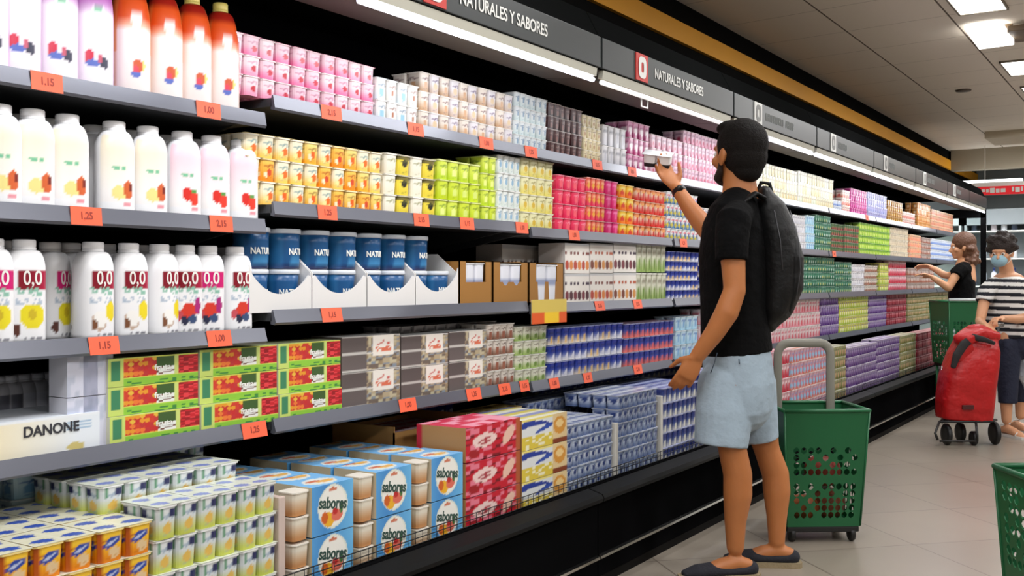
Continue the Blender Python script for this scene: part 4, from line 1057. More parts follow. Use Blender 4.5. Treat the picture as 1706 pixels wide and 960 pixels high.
def hand(b,wrist,d,n,side=1,s=1.0,curl=(.5,.5,.55,.6),thumb=.7,spread=.12,tcurl=.5):
    """wrist position, finger direction, direction the palm faces, side that the thumb leaves"""
    d=Vector(d).normalized(); n=Vector(n); n=(n-d*n.dot(d)).normalized(); t=d.cross(n)*side; w_=Vector(wrist)
    b.tube([w_-d*.012*s,w_+d*.03*s,w_+d*.062*s,w_+d*.085*s],[(.015*s,.024*s),(.0165*s,.034*s),(.0155*s,.040*s),(.0125*s,.038*s)],14,ref=n)
    Ls=((.042,.026,.021),(.046,.029,.022),(.042,.027,.021),(.033,.021,.018))
    for i in range(4):
        off=(1.5-i)*.0195*s; base=w_+d*(.080-.004*abs(i-1.2))*s+t*off
        dd=(d+t*(1.5-i)*spread).normalized(); p=base; pts=[p-dd*.02*s,p]; ang=0
        for j,L_ in enumerate(Ls[i]):
            ang+=curl[i]*(.8 if j==0 else 1.05)
            q=dd*cos(ang)+n*sin(ang); p=p+q*L_*s; pts.append(p)
        b.tube(pts,[.0095*s,.0092*s,.0085*s,.0078*s,.0066*s],10)
    tb_=w_+d*.022*s+t*.024*s
    d1=(d*.62+t*.72+n*.35*thumb).normalized(); d2=(d*.85+t*.30+n*.5*tcurl).normalized()
    b.tube([tb_-d1*.014*s,tb_+d1*.034*s,tb_+d1*.034*s+d2*.030*s,tb_+d1*.034*s+d2*.054*s],[.0135*s,.0115*s,.0100*s,.0082*s],10)
def head(b,c,fwd,s=1.0,up=(0,0,1),jaw=1.0):
    M=frame(fwd,up); c=Vector(c)
    def P(x,y,z): return c+M@Vector((x*s,y*s,z*s))
    b.ell(P(-.012,0,.025),(.096*s,.076*s,.092*s),M)
    b.ell(P(.018,0,-.022),(.070*s,.064*s,.080*s),M)
    b.ell(P(.034,0,-.072),(.044*s,.044*s*jaw,.036*s),M)
    b.ell(P(.066,0,-.090),(.020*s,.022*s,.016*s),M)
    b.ell(P(.072,0,.022),(.020*s,.050*s,.014*s),M)         # brow
    b.tube([P(.080,0,.018),P(.093,0,-.008),P(.108,0,-.028)],[.008*s,.0095*s,.0125*s],10)
    b.ell(P(.094,0,-.034),(.013*s,.019*s,.009*s),M)
    b.ell(P(.084,0,-.056),(.010*s,.024*s,.006*s),M); b.ell(P(.082,0,-.066),(.010*s,.022*s,.007*s),M)
    for y in (-1,1):
        b.ell(P(.056,y*.046,-.026),(.022*s,.020*s,.020*s),M)
        b.ell(P(-.006,y*.078,-.014),(.019*s,.009*s,.032*s),M@Matrix.Rotation(-.2,3,'Y'))
        b.ell(P(-.014,y*.084,-.010),(.012*s,.005*s,.026*s),M)
        b.ell(P(-.004,y*.080,-.038),(.009*s,.006*s,.010*s),M)
    return P,M
def eyes(P,M,parent,s=1.0,iris=(70,50,35)):
    for y in (-1,1):
        bb=B(); bb.ell(P(.072,y*.031,.0),.0135*s,None,16,10)
        o=bb.build('eye',mat('eye_white',(225,220,215),.25),parent,.0016,1)
        bb=B(); bb.ell(P(.0835,y*.032,.0),(.0028*s,.0062*s,.0062*s),M,14,8); bb.build('iris',mat('iris_brown',iris,.2),o,.0010,0)
SKIN=mat('skin',(180,112,62),.5,noise=.06,nscale=25); SKIN.node_tree.nodes['Principled BSDF'].inputs['Subsurface Weight'].default_value=.08
SKIN2=mat('skin_fair',(206,150,112),.5,noise=.05,nscale=25)
TEE=mat('black_cotton',(9,9,10),.9,bump=.6,bscale=9,spec=.12); HAIR=mat('dark_hair',(18,14,12),.75,spec=.2,bump=.6,bscale=180)
# ---- the man
Z0=4.18; XM=(1230-853)/F*Z0
man=thing('person','man in black t-shirt and pale denim shorts with black backpack reaching to the top shelf','person',WP(1230,HZ+CH*F/Z0,Z0),TH)
def LM(px,py,dy=0,Z0=Z0,XM=XM):
    Z=Z0+dy; return Vector(((px-853)/F*Z-XM,dy,CH+(HZ-py)/F*Z))
body=B()
HF=Vector((-.50,.86,.04))
hc=LM(1229,257,.02)
P,M=head(body,hc,HF,1.12,jaw=1.1)
body.tube([LM(1232,280,.01),LM(1232,306,.01),LM(1234,340,.01)],[(.058,.062),(.060,.066),(.070,.078)],20)
body.tube([LM(1232,330,.02),LM(1230,350,.01),LM(1228,380,0)],[(.06,.08),(.075,.13),(.09,.15)],24,ref=(-1,.2,0))
# near (left) arm
ns=LM(1222,366,-.19)
body.tube([ns,LM(1221,430,-.215),LM(1224,484,-.23)],[.056,.047,.041],18)
body.tube([LM(1224,484,-.23),LM(1211,520,-.235),LM(1190,555,-.22),LM(1163,592,-.20)],[.042,.045,.038,(.026,.030)],18)
hd=(LM(1140,632,-.19)-LM(1163,592,-.20)).normalized()
hand(body,LM(1162,594,-.20),hd,(.1,1,.05),side=-1,s=1.02,curl=(.30,.36,.42,.48),thumb=1.6,spread=.04,tcurl=.9)
# far (right) arm raised to the shelf
fs_=LM(1206,356,.19)
body.tube([fs_,LM(1196,374,.27),LM(1184,392,.33)],[.054,.047,.042],18)
body.tube([LM(1184,392,.33),LM(1166,368,.38),LM(1148,345,.42),LM(1128,314,.47)],[.041,.044,.037,(.027,.029)],18)
hd2=(LM(1104,283,.52)-LM(1128,314,.47)).normalized()
hand(body,LM(1127,312,.47),hd2,(-.25,-.45,.8),side=1,s=1.0,curl=(.35,.38,.42,.46),thumb=.9,spread=.08,tcurl=.9)
# legs
body.tube([LM(1218,640,-.085),LM(1216,700,-.09),LM(1220,748,-.10),LM(1229,790,-.095),LM(1229,825,-.09),LM(1225,870,-.085),LM(1225,912,-.08)],[.088,.072,.055,.056,.056,.042,.034],20)
body.tube([LM(1258,640,.10),LM(1266,700,.11),LM(1277,748,.12),LM(1292,790,.125),LM(1294,820,.12),LM(1294,862,.11),LM(1294,902,.10)],[.085,.070,.052,.055,.055,.041,.033],20)
body.tube([LM(1226,540,0),LM(1230,610,0),LM(1234,655,.01)],[(.085,.13),(.095,.135),(.085,.13)],24,ref=(1,0,0))
def foot(b,ax,toe,zx=0):
    a=Vector(ax); t=Vector(toe); d=(t-a); d.z=0; d.normalize()
    b.tube([a-d*.045+Vector((0,0,-.01)),a+d*.0+Vector((0,0,.0)),a+d*.06+Vector((0,0,-.012)),a+d*.13+Vector((0,0,-.032)),a+d*.185+Vector((0,0,-.042))],[(.026,.028),(.034,.032),(.032,.034),(.022,.040),(.014,.034)],16,ref=(0,0,1))
an=Vector((LM(1227,0,-.08).x,-.08,.062)); af=Vector((LM(1296,0,.10).x,.10,.062))
foot(body,an,an+Vector((-.3,-.03,0))); foot(body,af,af+Vector((-.3,.05,0)))
def mancol(co): return (196,132,86)
skin=body.build('body',SKIN,man,.0065,3)
# shoes
def shoe(a,d,up,so):
    d=Vector(d); d.z=0; d.normalize()
    t=None
    bb=B(); a0=Vector((a.x,a.y,0))
    bb.tube([a0-d*.058+Vector((0,0,.040)),a0-d*.03+Vector((0,0,.036)),a0+d*.03+Vector((0,0,.034)),a0+d*.10+Vector((0,0,.036)),a0+d*.16+Vector((0,0,.032)),a0+d*.205+Vector((0,0,.026))],[(.030,.032),(.024,.036),(.022,.038),(.030,.045),(.026,.044),(.014,.028)],20,ref=(0,0,1))
    s_=bb.build('shoe',mat('navy_canvas',(30,31,40),.85,bump=.3,bscale=120),man,.004,2)
    bb=B()
    L=[(-.095,.012),(-.085,.030),(-.05,.038),(.0,.038),(.08,.046),(.15,.048),(.2,.038),(.232,.014)]
    for z in (0,):
        side=Vector((-d.y,d.x,0)); g=G(); vs=[]
        ring=[(x,w_) for x,w_ in L]+[(x,-w_) for x,w_ in L[::-1]]
        for zz in (.0,.022):
            for x,w_ in ring: p=a0+d*x+side*w_; vs.append((p.x,p.y,zz))
        n=len(ring)
        g.add(vs,[tuple(range(n))[::-1],tuple(range(n,2*n))]+[(i,(i+1)%n,n+(i+1)%n,n+i) for i in range(n)])
    obj('sole',g,mat('rope_sole',(150,134,104),.85,bump=.4,bscale=90),s_)
shoe(an,(-1,-.10,0),0,0); shoe(af,(-1,.16,0),0,0)
# t-shirt
tf=(-.97,.25,0)
b=B()
b.tube([LM(1228,588,0),LM(1225,555,0),LM(1223,510,0),LM(1222,460,0),LM(1221,420,0),LM(1222,385,.0),LM(1226,358,.0),LM(1234,338,.01),LM(1240,326,.015)],[(.139,.172),(.137,.168),(.133,.166),(.135,.174),(.134,.182),(.124,.186),(.108,.172),(.080,.120),(.066,.080)],32,ref=tf,flat=(True,True))
b.tube([LM(1228,360,-.13),LM(1222,368,-.19),LM(1219,400,-.212),LM(1219,434,-.222)],[.062,.068,.064,.062],20,flat=(False,True))
b.tube([LM(1222,356,.12),LM(1206,360,.19),LM(1194,378,.27),LM(1190,388,.295)],[.062,.066,.060,.058],20,flat=(False,True))
b.build('t_shirt',TEE,man,.006,3)
# shorts
DEN=mat('pale_denim',(160,178,192),.85,bump=.3,bscale=11,noise=.12,nscale=9)
b=B()
b.tube([LM(1226,574,0),LM(1228,600,0),LM(1231,640,.0),LM(1234,668,0)],[(.128,.165),(.136,.172),(.140,.178),(.128,.172)],32,ref=tf,flat=(True,False))
b.tube([LM(1212,640,-.075),LM(1206,690,-.088),LM(1201,742,-.095)],[(.116,.098),(.112,.098),(.104,.096)],24,ref=(1,0,0),flat=(False,True))
b.tube([LM(1250,640,.09),LM(1258,690,.10),LM(1264,731,.11)],[(.104,.095),(.090,.092),(.080,.088)],24,ref=(1,0,0),flat=(False,True))
sh=b.build('shorts',DEN,man,.0055,2)
g=G(); g.tube([LM(1231,598,-.175),LM(1232,607,-.176)],.0022,6); g.tube([LM(1195,588,-.165),LM(1190,606,-.17),LM(1184,622,-.17)],.0018,6); obj('seam',g,mat('denim_dark',(70,84,100),.8),sh)
# hair, beard, watch
b=B(); 
b.ell(P(-.024,0,.034),(.112,.094,.104),M); b.ell(P(-.040,0,-.010),(.090,.086,.088),M); b.ell(P(-.052,0,-.055),(.058,.064,.056),M); b.ell(P(.030,0,.092),(.066,.064,.036),M)
for y in (-1,1): b.ell(P(.008,y*.072,.02),(.020,.009,.036),M)
hr=b.build('hair',HAIR,man,.005,2)
b=B(); b.ell(P(.050,0,-.088),(.048,.052,.030),M); b.ell(P(.086,0,-.048),(.012,.026,.0055),M)
for y in (-1,1): b.tube([P(.004,y*.074,-.030),P(.012,y*.070,-.060),P(.040,y*.054,-.086)],[.008,.013,.018],10)
b.build('beard',mat('beard_brown',(44,28,18),.8,bump=.6,bscale=220),man,.004,2)
eyes(P,M,man)
b=B(); wa=LM(1131,319,.463); wd=(LM(1128,314,.47)-LM(1148,345,.42)).normalized()
b.tube([wa-wd*.011,wa+wd*.011],[.033,.032],24,flat=(True,True)); b.ell(wa+Vector((.0,-.031,.012)),(.016,.008,.016))
b.build('watch',mat('watch_black',(16,16,18),.3),man,.003,1)
# backpack
NY=mat('black_nylon',(8,8,9),.55,bump=.25,bscale=12,spec=.3)
bp=thing('backpack','bulging black nylon backpack worn on the man\'s back','backpack',man.location.copy(),TH)
b=B()
b.tube([LM(1274,322,.02),LM(1280,345,.02),LM(1290,385,.02),LM(1296,430,.02),LM(1296,480,.02),LM(1288,520,.02),LM(1280,538,.02)],[(.030,.09),(.066,.125),(.086,.145),(.096,.15),(.090,.15),(.070,.14),(.040,.11)],30,ref=(1,-.2,0))
b.build('main_bag',NY,bp,.007,3)
b=B(); b.tube([LM(1318,400,.0),LM(1322,430,.0),LM(1321,480,.0),LM(1312,516,.0)],[(.030,.09),(.040,.11),(.040,.11),(.024,.09)],24,ref=(1,-.2,0)); fp=b.build('front_pocket',NY,bp,.006,3)
for dy,nm in ((-.10,'near'),(.12,'far')):
    b=B(); b.tube([LM(1272,330,dy*.9),LM(1258,322,dy),LM(1240,334,dy*1.1),LM(1216,352,dy*1.25),LM(1192,385,dy*1.1),LM(1186,425,dy*1.0)],[(.009,.026)]*6,12,ref=(.3,0,1)); b.build('shoulder_strap',NY,bp,.0045,2)
b=B(); b.tube([LM(1262,318,.02),LM(1268,304,.02),LM(1282,306,.02),LM(1286,322,.02)],[.008]*4,10); b.build('grab_handle',NY,bp,.003,1)
g=G(); g.tube([LM(1316,350,-.10),LM(1330,400,-.11),LM(1334,450,-.11),LM(1326,500,-.11)],.0016,5); g.tube([LM(1290,350,-.118),LM(1300,400,-.132),LM(1304,450,-.136)],.002,5); obj('zip',g,mat('zip_grey',(70,70,74),.4),fp)
# pack in the raised hand
Mh=TH
t=thing('yogurt_pack','black and white yogurt pack held up in the man\'s raised right hand','yogurt pack',man.matrix_basis@Vector((0,0,0)),0)
hp=LM(1096,266,.53); c_,s_=cos(TH),sin(TH)
t.location=man.location+Vector((hp.x*c_-hp.y*s_,hp.x*s_+hp.y*c_,hp.z)); t.rotation_euler=(math.radians(10),math.radians(-24),TH+1.15)
g=G(); 
for cy in (-.032,.032): cupmesh(g,.063,.060,lambda u,v:(236,234,232) if v>.30 else (26,24,26),0,cy,28,14,z0=-.03)
obj('cup',g,P_PLAST,t)
g=G(); g.box(-.034,.034,-.066,.066,.0285,.0300,(220,220,222)); obj('foil_lid',g,P_FOIL,t)

# ---- striped woman
Z1=7.87; XW=(1678-853)/F*Z1
wo=thing('person','woman in face mask, striped t-shirt and navy trousers pushing the red shopping trolley','person',WP(1678,HZ+CH*F/Z1,Z1),TH)
def LW(px,py,dy=0): return LM(px,py,dy,Z1,XW)
b=B(); hf=Vector((-.62,-.76,-.22)); hc=LW(1668,420,0)
P,M=head(b,hc,hf,.98,jaw=.92)
b.tube([LW(1674,436,.03),LW(1678,455,.03),LW(1680,470,.03)],[.05,.052,.07],16)
b.tube([LW(1680,468,.02),LW(1680,482,.02),LW(1681,500,.02)],[(.07,.12),(.10,.16),(.10,.16)],20,ref=(-.6,-.8,0))
b.tube([LW(1645,482,-.02),LW(1638,510,-.05),LW(1633,535,-.12)],[.045,.040,.035],16)
b.tube([LW(1633,535,-.12),LW(1636,540,-.24),LW(1642,543,-.33)],[.036,.033,.024],16)
hand(b,LW(1642,543,-.33),(.25,-.5,-.25),(-.2,-.2,-.9),side=-1,s=.92,curl=(.7,.7,.7,.7))
b.tube([LW(1712,480,-.02),LW(1716,510,-.06),LW(1710,530,-.12)],[.046,.042,.038],16)
b.tube([LW(1710,530,-.12),LW(1694,532,-.22),LW(1670,531,-.33)],[.038,.034,.024],16)
hand(b,LW(1670,531,-.33),(-.8,-.4,.0),(-.2,-.3,-.9),side=1,s=.92,curl=(.7,.7,.7,.7))
b.tube([LW(1678,560,-.03),LW(1676,640,-.05),LW(1677,700,-.06)],[.08,.055,.035],16); b.tube([LW(1700,560,.05),LW(1702,640,.06),LW(1700,692,.08)],[.08,.055,.035],16)
f1=Vector((LW(1678,0,-.06).x,-.06,.055)); f2=Vector((LW(1700,0,.10).x,.16,.055))
foot(b,f1,f1+Vector((.10,-.3,0))); foot(b,f2,f2+Vector((.10,-.3,0)))
b.build('body',SKIN2,wo,.008,3)
def stripes(co):
    return (18,20,30) if ((co.z+.03*co.x)%.052)<.026 else (222,220,216)
PF=printed('printed_fabric',.85)
b=B(); b.tube([LW(1686,562,0),LW(1684,535,0),LW(1682,508,0),LW(1681,486,0),LW(1680,474,.01),LW(1679,465,.02)],[(.130,.190),(.122,.182),(.118,.182),(.118,.190),(.100,.160),(.072,.10)],28,ref=(-.62,-.76,0),flat=(True,True))
b.tube([LW(1656,476,.0),LW(1644,486,-.02),LW(1639,503,-.045)],[.066,.066,.060],16,flat=(False,True)); b.tube([LW(1702,476,0),LW(1712,486,-.02),LW(1716,503,-.05)],[.066,.066,.060],16,flat=(False,True))
b.build('striped_t_shirt',PF,wo,.006,2,col=stripes)
NAVY=mat('navy_trousers',(24,30,52),.8,bump=.3,bscale=20)
b=B(); b.tube([LW(1686,546,0),LW(1687,575,0)],[(.115,.165),(.12,.17)],24,ref=(-.62,-.76,0)); b.tube([LW(1680,575,-.03),LW(1679,625,-.05),LW(1679,672,-.06)],[.10,.078,.066],18,flat=(False,True)); b.tube([LW(1698,575,.05),LW(1701,625,.07),LW(1700,668,.09)],[.10,.078,.066],18,flat=(False,True))
b.build('trousers',NAVY,wo,.007,2)
b=B(); b.ell(P(-.028,0,.045),(.112,.100,.098),M)
for i in range(46):
    th_=rnd(i,1)*2*pi; ph_=rnd(i,2)*1.9
    d_=Vector((cos(th_)*sin(ph_),sin(th_)*sin(ph_),cos(ph_)))
    if d_.x>.45 and d_.z<.45: continue
    b.ell(P(-.028+d_.x*.108,d_.y*.098,.045+d_.z*.095),.024,None,10,7)
b.build('curly_hair',mat('curly_hair_brown',(38,26,22),.7,bump=.8,bscale=90),wo,.005,1)
b=B(); b.ell(P(.066,0,-.052),(.046,.058,.050),M); mk=b.build('face_mask',mat('mask_blue',(150,186,200),.8,bump=.3,bscale=40),wo,.004,2)
for y in (-1,1):
    g=G(); g.tube([P(.07,y*.05,-.02),P(.02,y*.078,-.008),P(-.02,y*.088,.01)],.002,5); g.tube([P(.06,y*.054,-.08),P(.02,y*.076,-.05),P(-.02,y*.086,-.02)],.002,5); obj('ear_loop',g,M_white,mk)
eyes(P,M,wo)
for nm,f_ in (('near',f1),('far',f2)):
    d=Vector((.3,-1,0)).normalized(); sd=Vector((-d.y,d.x,0)); a0=Vector((f_.x,f_.y,0))
    g=G(); L=[(-.07,.02),(-.04,.034),(.05,.036),(.13,.042),(.18,.036),(.20,.012)]; ring=[(x,w_) for x,w_ in L]+[(x,-w_) for x,w_ in L[::-1]]; vs=[]
    for zz in (0,.02):
        for x,w_ in ring: p=a0+d*x+sd*w_; vs.append((p.x,p.y,zz))
    n=len(ring); g.add(vs,[tuple(range(n))[::-1],tuple(range(n,2*n))]+[(i,(i+1)%n,n+(i+1)%n,n+i) for i in range(n)])
    g.tube([a0+d*.12+sd*.04+Vector((0,0,.015)),a0+d*.12+sd*.02+Vector((0,0,.04)),a0+d*.12-sd*.02+Vector((0,0,.04)),a0+d*.12-sd*.04+Vector((0,0,.015))],.008,6)
    g.tube([a0-d*.04+sd*.03+Vector((0,0,.015)),a0-d*.03+sd*.035+Vector((0,0,.08)),a0+d*.03+Vector((0,0,.10)),a0-d*.03-sd*.035+Vector((0,0,.08)),a0-d*.04-sd*.03+Vector((0,0,.015))],.006,6)
    obj('sandal',g,mat('sandal_white',(214,210,204),.5),wo)
# white carrier bag at the right edge of the picture
t=thing('shopping_bag','white carrier bag hanging at the right edge beside the striped woman','bag',WP(1716,HZ+CH*F/7.9,7.9),TH)
b=B(); b.tube([(0,0,.36),(.0,0,.45),(.0,0,.62),(.0,0,.74)],[(.06,.10),(.11,.16),(.10,.15),(.03,.10)],20,ref=(1,0,0)); b.build('bag_body',mat('white_plastic',(226,230,240),.45,bump=.6,bscale=14),t,.007,1)
for q in (-.05,.05):
    g=G(); g.tube([(0,q,.72),(.0,q*.8,.86),(0,0,.90)],.006,6); obj('handle',g,M_white,t)

# ---- woman with brown hair
Z2=9.4; XB=(1598-853)/F*Z2
br=thing('person','woman with long brown hair in a black top reaching towards the far shelves','person',WP(1598,HZ+CH*F/Z2,Z2),TH)
def LB(px,py,dy=0): return LM(px,py,dy,Z2,XB)
b=B(); P,M=head(b,LB(1602,411,0),Vector((-.97,.22,-.12)),.98,jaw=.9)
b.tube([LB(1607,425,.02),LB(1609,445,.02)],[.05,.065],14)
b.tube([LB(1608,442,0),LB(1606,465,0)],[(.08,.12),(.10,.16)],18,ref=(-1,.2,0))
b.tube([LB(1600,448,-.15),LB(1588,466,-.17),LB(1580,480,-.18)],[.042,.038,.034],14); b.tube([LB(1580,480,-.18),LB(1564,469,-.17),LB(1553,462,-.16)],[.034,.030,.022],14)
hand(b,LB(1553,462,-.16),(-.95,.1,.35),(.2,-.2,-.9),side=-1,s=.9,curl=(.3,.3,.35,.4))
b.tube([LB(1600,448,.16),LB(1584,460,.24),LB(1572,458,.28)],[.042,.038,.034],14); b.tube([LB(1572,458,.28),LB(1560,450,.32),LB(1550,445,.35)],[.034,.030,.022],14)
hand(b,LB(1550,445,.35),(-.95,.2,.1),(.1,-.5,-.8),side=1,s=.9,curl=(.3,.3,.35,.4))
b.tube([LB(1600,560,-.07),LB(1600,620,-.08),LB(1600,678,-.08)],[.08,.055,.036],14); b.tube([LB(1606,560,.08),LB(1606,620,.09),LB(1606,678,.10)],[.08,.055,.036],14)
f1=Vector((LB(1600,0,-.08).x,-.08,.05)); f2=Vector((LB(1606,0,.10).x,.10,.05)); foot(b,f1,f1+Vector((-.3,0,0))); foot(b,f2,f2+Vector((-.3,.03,0)))
b.build('body',SKIN2,br,.008,3)
b=B(); b.tube([LB(1602,512,0),LB(1602,490,0),LB(1603,468,0),LB(1605,450,0),LB(1607,442,0)],[(.115,.17),(.11,.165),(.108,.172),(.085,.14),(.06,.07)],26,ref=(-1,.2,0),flat=(True,True))
b.tube([LB(1606,448,-.10),LB(1601,449,-.145),LB(1593,460,-.17)],[.066,.060,.055],14,flat=(False,True)); b.tube([LB(1606,448,.10),LB(1600,450,.16),LB(1590,457,.21)],[.066,.060,.055],14,flat=(False,True)); b.build('black_top',TEE,br,.007,2)
b=B(); b.tube([LB(1602,508,0),LB(1603,540,0)],[(.115,.17),(.12,.17)],22,ref=(-1,.2,0)); b.tube([LB(1600,545,-.07),LB(1600,610,-.08),LB(1600,668,-.08)],[.09,.066,.05],16,flat=(False,True)); b.tube([LB(1606,545,.08),LB(1606,610,.09),LB(1606,668,.10)],[.09,.066,.05],16,flat=(False,True)); b.build('trousers',NAVY,br,.008,2)
b=B(); b.ell(P(-.026,0,.034),(.106,.092,.10),M); b.ell(P(-.055,0,-.05),(.075,.10,.11),M); b.ell(P(-.075,0,-.125),(.055,.11,.07),M)
for i in range(26):
    a=rnd(i,5)*pi*1.4+pi*.3; z=-.02-.15*rnd(i,6); b.ell(P(-.05+cos(a)*.075,sin(a)*.10,z),.024,None,9,7)
b.build('hair',mat('brown_hair',(92,56,34),.55,bump=.8,bscale=60),br,.006,2); eyes(P,M,br)
for f_ in (f1,f2):
    b=B(); b.tube([f_+Vector((.04,0,-.02)),f_+Vector((-.06,0,-.02)),f_+Vector((-.17,.0,-.03))],[(.03,.036),(.028,.042),(.018,.03)],14,ref=(0,0,1)); b.build('shoe',mat('dark_shoe',(30,28,30),.6),br,.006,1)
for o_ in (): pass

# ------------------------------------------------------------------ green baskets on wheels
M_green=mat('basket_green',(24,96,56),.38); M_hand=mat('handle_grey',(136,134,124),.4); M_blk=mat('wheel_black',(22,22,22),.5)
def panel(g,P4,nx,nz,hole,rows=None,r=.36):
    """perforated panel on the quad P4(u,v); hole(i,j) says where a hexagonal hole is"""
    def pt(u,v):
        a,b_,c,d=P4; return (a*(1-u)+b_*u)*(1-v)+(d*(1-u)+c*u)*v
    for j in range(nz):
        for i in range(nx):
            sq=[(i/nx,j/nz),((i+.5)/nx,j/nz),((i+1)/nx,j/nz),((i+1)/nx,(j+.5)/nz),((i+1)/nx,(j+1)/nz),((i+.5)/nx,(j+1)/nz),(i/nx,(j+1)/nz),(i/nx,(j+.5)/nz)]
            if not hole(i,j):
                g.add([pt(*sq[0]),pt(*sq[2]),pt(*sq[4]),pt(*sq[6])],[(0,1,2,3)]); continue
            cu,cv=(i+.5)/nx,(j+.5)/nz; ins=[]
            for k in range(8):
                a=pi*1.25+k*pi/4; ins.append((cu+cos(a)*r/nx*(1.0),cv+sin(a)*r/nz*(1.12 if k%2 else 1)))
            g.add([pt(*p) for p in sq]+[pt(*p) for p in ins],[(k,(k+1)%8,8+(k+1)%8,8+k) for k in range(8)])
def basket(name,label,loc,rz,contents=True,cat='basket',H0=.075,H1=.59,hw=(.165,.19),hd=(.12,.165),handle=True,hh=.885,htop=11):
    t=thing(name,label,cat,loc,rz)
    z0,z1=H0,H1; wb_,wt_=hw; db_,dt_=hd
    V=Vector
    q=[V((-wb_,-db_,z0)),V((wb_,-db_,z0)),V((wt_,-dt_,z1)),V((-wt_,-dt_,z1))]
    q2=[V((wb_,-db_,z0)),V((wb_,db_,z0)),V((wt_,dt_,z1)),V((wt_,-dt_,z1))]
    q3=[V((wb_,db_,z0)),V((-wb_,db_,z0)),V((-wt_,dt_,z1)),V((wt_,dt_,z1))]
    q4=[V((-wb_,db_,z0)),V((-wb_,-db_,z0)),V((-wt_,-dt_,z1)),V((-wt_,dt_,z1))]
    for qq,nx in ((q,11),(q2,9),(q3,11),(q4,9)):
        g=G(); panel(g,qq,nx,16,lambda i,j,nx=nx: 1<=i<nx-1 and 1<=j<htop and j!=6 and ((i+j)%2==0 or rnd(i,j)>.45),r=.43)
        o=obj('side_panel',g,M_green,t); sm_=o.modifiers.new('thick','SOLIDIFY'); sm_.thickness=.003
    g=G(); g.box(-wb_,wb_,-db_,db_,z0-.004,z0); obj('base',g,M_green,t)
    g=G()
    for i,(a,b_) in enumerate(((q[3],q[2]),(q2[3],q2[2]),(q3[3],q3[2]),(q4[3],q4[2]))): g.tube([a,b_],.009,8)
    for a in (q,q2,q3,q4): g.tube([a[0],a[3]],.005,6)
    obj('rim',g,M_green,t)
    for xx in (-wb_+.03,wb_-.03):
        for yy in (-db_+.03,db_-.03):
            if H0>.3: continue
            g=G(); o=0; g.lathe([(.030,-.011),(.033,-.009),(.033,.009),(.030,.011)],18)
            g.v[o:]=[(xx+v[2],yy+v[0],.034+v[1]) for v in g.v[o:]]
            obj('wheel',g,M_blk,t)
    g=G(); g.bbox(-wb_*.98,wb_*.98,-db_*.98,db_*.98,z0-.03,z0-.004,b=.006); obj('wheel_frame',g,M_blk,t)
    if handle:
        b_=B(); hx=.125; y=dt_-.02
        n=8; pts=[V((-hx,y,z1-.06)),V((-hx,y,z1+.05)),V((-hx,y,hh-.07))]+[V((-hx+ .05-.05*cos(a),y,hh-.07+.055*sin(a))) for a in [pi/2*k/4 for k in range(1,5)]]+[V((hx-.05+.05*sin(a),y,hh-.07+.055*cos(a))) for a in [pi/2*k/4 for k in range(0,5)]]+[V((hx,y,z1+.05)),V((hx,y,z1-.06))]
        b_.tube(pts,[(.011,.022)]*len(pts),12,ref=(0,1,0)); b_.build('pull_handle',M_hand,t,.0045,2)
    if contents:
        g=G()
        for i in range(5):
            pass
    return t
def place_on(px,py,Z): 
    p=WP(px,py,Z); p.z=0; return p
Zb=4.78
bk=basket('shopping_basket','green wheeled shopping basket with raised grey handle beside the man\'s legs',place_on(1357,0,Zb),TH+.05)
def local(root,v,rz): c,s=cos(rz),sin(rz); return root.location+Vector((v[0]*c-v[1]*s,v[0]*s+v[1]*c,v[2]))
for i,(dx,dy,z,r,c,nm) in enumerate(((-.06,-.03,.08,.06,(150,80,40),'brown round loaf at the bottom of the green basket by the man'),(.05,.0,.08,.075,(120,60,34),'dark brown package low in the green basket by the man'),(.03,-.02,.235,.07,(140,50,36),'red-brown package in the middle of the green basket by the man'))):
    b=B(); b.ell((0,0,r*.95),(r*1.15,r,r*.95),None,20,12,sq=.8); o=b.build('food_package',mat('package_%d'%i,c,.5,bump=.3,bscale=30,noise=.3,nscale=20),None,.006,2); o.location=local(bk,(dx,dy,z),TH); tag(o,nm,'package')
b2=basket('shopping_basket','green perforated shopping basket cut off by the lower right corner',place_on(1807,0,3.10),TH+.02,handle=False,htop=15)
b3=basket('shopping_cart','tall green shopping cart standing behind the red trolley bag',place_on(1597,0,9.0),TH+.02,cat='cart',H0=.45,H1=.98,hw=(.15,.17),hd=(.16,.2),handle=False)
for xx in (-.13,.13):
    for yy in (-.13,.13):
        g=G(); g.tube([(xx,yy,.07),(xx,yy,.45)],.012,8); obj('leg',g,M_green,b3)
        g=G(); g.lathe([(.028,-.011),(.035,-.009),(.035,.009),(.028,.011)],18); g.v=[(xx+v[2],yy+v[0],.036+v[1]) for v in g.v]; obj('wheel',g,M_blk,b3)
g=G(); g.tube([(-.17,-.2,.995),(.17,-.2,.995)],.012,8); obj('handle_bar',g,mat('handle_pale',(190,196,196),.4),b3)
for i,(dx,z,c) in enumerate(((-.08,.453,(214,216,218)),(.03,.453,(206,200,210)),(.10,.453,(190,196,190)))):
    b=B(); b.tube([(0,0,.01),(0,0,.14),(0,0,.27)],[(.048,.048),(.052,.052),(.03,.03)],16); o=b.build('milk_bottle',mat('bottle_%d'%i,c,.4),None,.006,1); o.location=local(b3,(dx,-.05,z),TH); tag(o,'white bottle standing in the tall green cart, %s'%['left','middle','right'][i],'bottle')

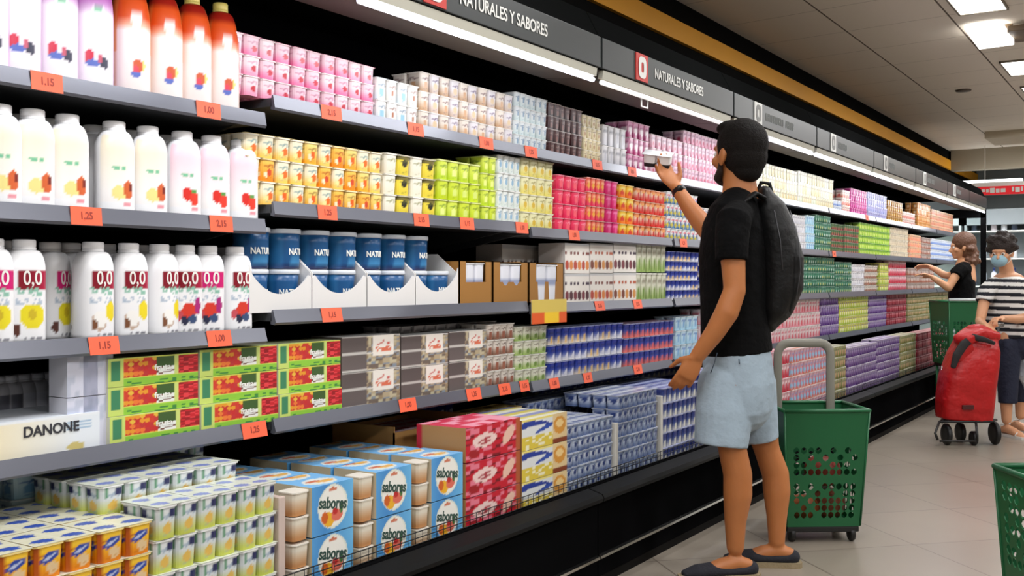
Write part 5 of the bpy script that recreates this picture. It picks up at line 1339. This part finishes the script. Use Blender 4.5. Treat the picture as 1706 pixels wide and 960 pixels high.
# ------------------------------------------------------------------ red trolley bag
Z3=7.45; XT=(1611-853)/F*Z3
tr=thing('shopping_trolley_bag','red fabric shopping trolley bag on black wheels in front of the striped woman','shopping trolley',WP(1611,HZ+CH*F/Z3,Z3),TH)
def LT(px,py,dy=0): return LM(px,py,dy,Z3,XT)
RED=mat('red_nylon',(176,10,14),.45,bump=1,bscale=4,noise=.12,nscale=6)
b=B()
b.tube([LT(1606,698,0),LT(1607,670,0),LT(1611,635,0),LT(1620,600,.0),LT(1627,577,.01),LT(1632,562,.02)],[(.180,.13),(.185,.145),(.182,.15),(.168,.14),(.150,.12),(.120,.09)],40,ref=(1,0,0),flat=(True,False),e=.55)
bd=b.build('bag_body',RED,tr,.008,2)
b=B(); b.tube([LT(1604,566,-.09),LT(1622,556,-.02),LT(1650,560,.03)],[(.040,.07),(.045,.10),(.038,.09)],28,ref=(0,0,1),e=.6); b.tube([LT(1600,600,-.11),LT(1612,578,-.11)],[(.02,.04),(.03,.05)],14,ref=(0,1,0)); b.build('folded_flap',RED,tr,.007,2)
b=B(); b.tube([LT(1588,612,-.155),LT(1594,592,-.16),LT(1606,574,-.15),LT(1622,562,-.13),LT(1640,566,-.14),LT(1656,572,-.12)],[(.010,.020),(.010,.032),(.010,.034),(.010,.028),(.010,.02),(.010,.014)],12,ref=(0,1,0)); b.build('strap',mat('black_webbing',(24,18,20),.7),tr,.005,1)
g=G(); c_=LT(1613,679,-.158); g.bbox(c_.x-.04,c_.x+.04,c_.y-.004,c_.y+.01,c_.z-.016,c_.z+.016,b=.003); obj('badge',g,mat('badge_dark',(70,12,14),.5),tr)
g=G(); 
for s_ in (-1,1): g.tube([LT(1611+s_*42,706,.10),LT(1613+s_*40,640,.13),LT(1655+s_*9,545,.24)],.0075,8)
g.tube([LT(1640,541,.24),LT(1672,541,.24)],.014,10); g.tube([LT(1569,690,.0),LT(1569,610,.05)],.005,6)
obj('tube_frame',g,mat('silver_tube',(200,204,208),.25,metal=.9),tr)
g=G(); g.tube([LT(1565,703,-.12),LT(1650,703,-.12)],.009,8); g.tube([LT(1565,703,-.12),LT(1558,722,-.20),LT(1562,733,-.20)],.009,8); g.tube([LT(1626,703,-.12),LT(1628,724,-.20),LT(1628,733,-.18)],.009,8)
g.tube([LT(1570,700,.12),LT(1660,700,.12)],.009,8); g.tube([LT(1566,735,-.19),LT(1626,735,-.19)],.007,8); g.tube([LT(1565,703,-.12),LT(1570,700,.12)],.008,8); g.tube([LT(1650,703,-.12),LT(1660,700,.12)],.008,8)
obj('wheel_frame',g,M_blk,tr)
for (px,dy,r) in ((1577,-.04,.075),(1657,-.02,.080),(1600,.10,.07),(1622,-.06,.05)):
    g=G(); g.lathe([(r*.5,-.014),(r*.9,-.016),(r,-.01),(r,.01),(r*.9,.016),(r*.5,.014)],24)
    c=LT(px,0,dy); g.v=[(c.x+v[2],c.y+v[0],r+v[1]) for v in g.v]; obj('wheel',g,M_blk,tr)
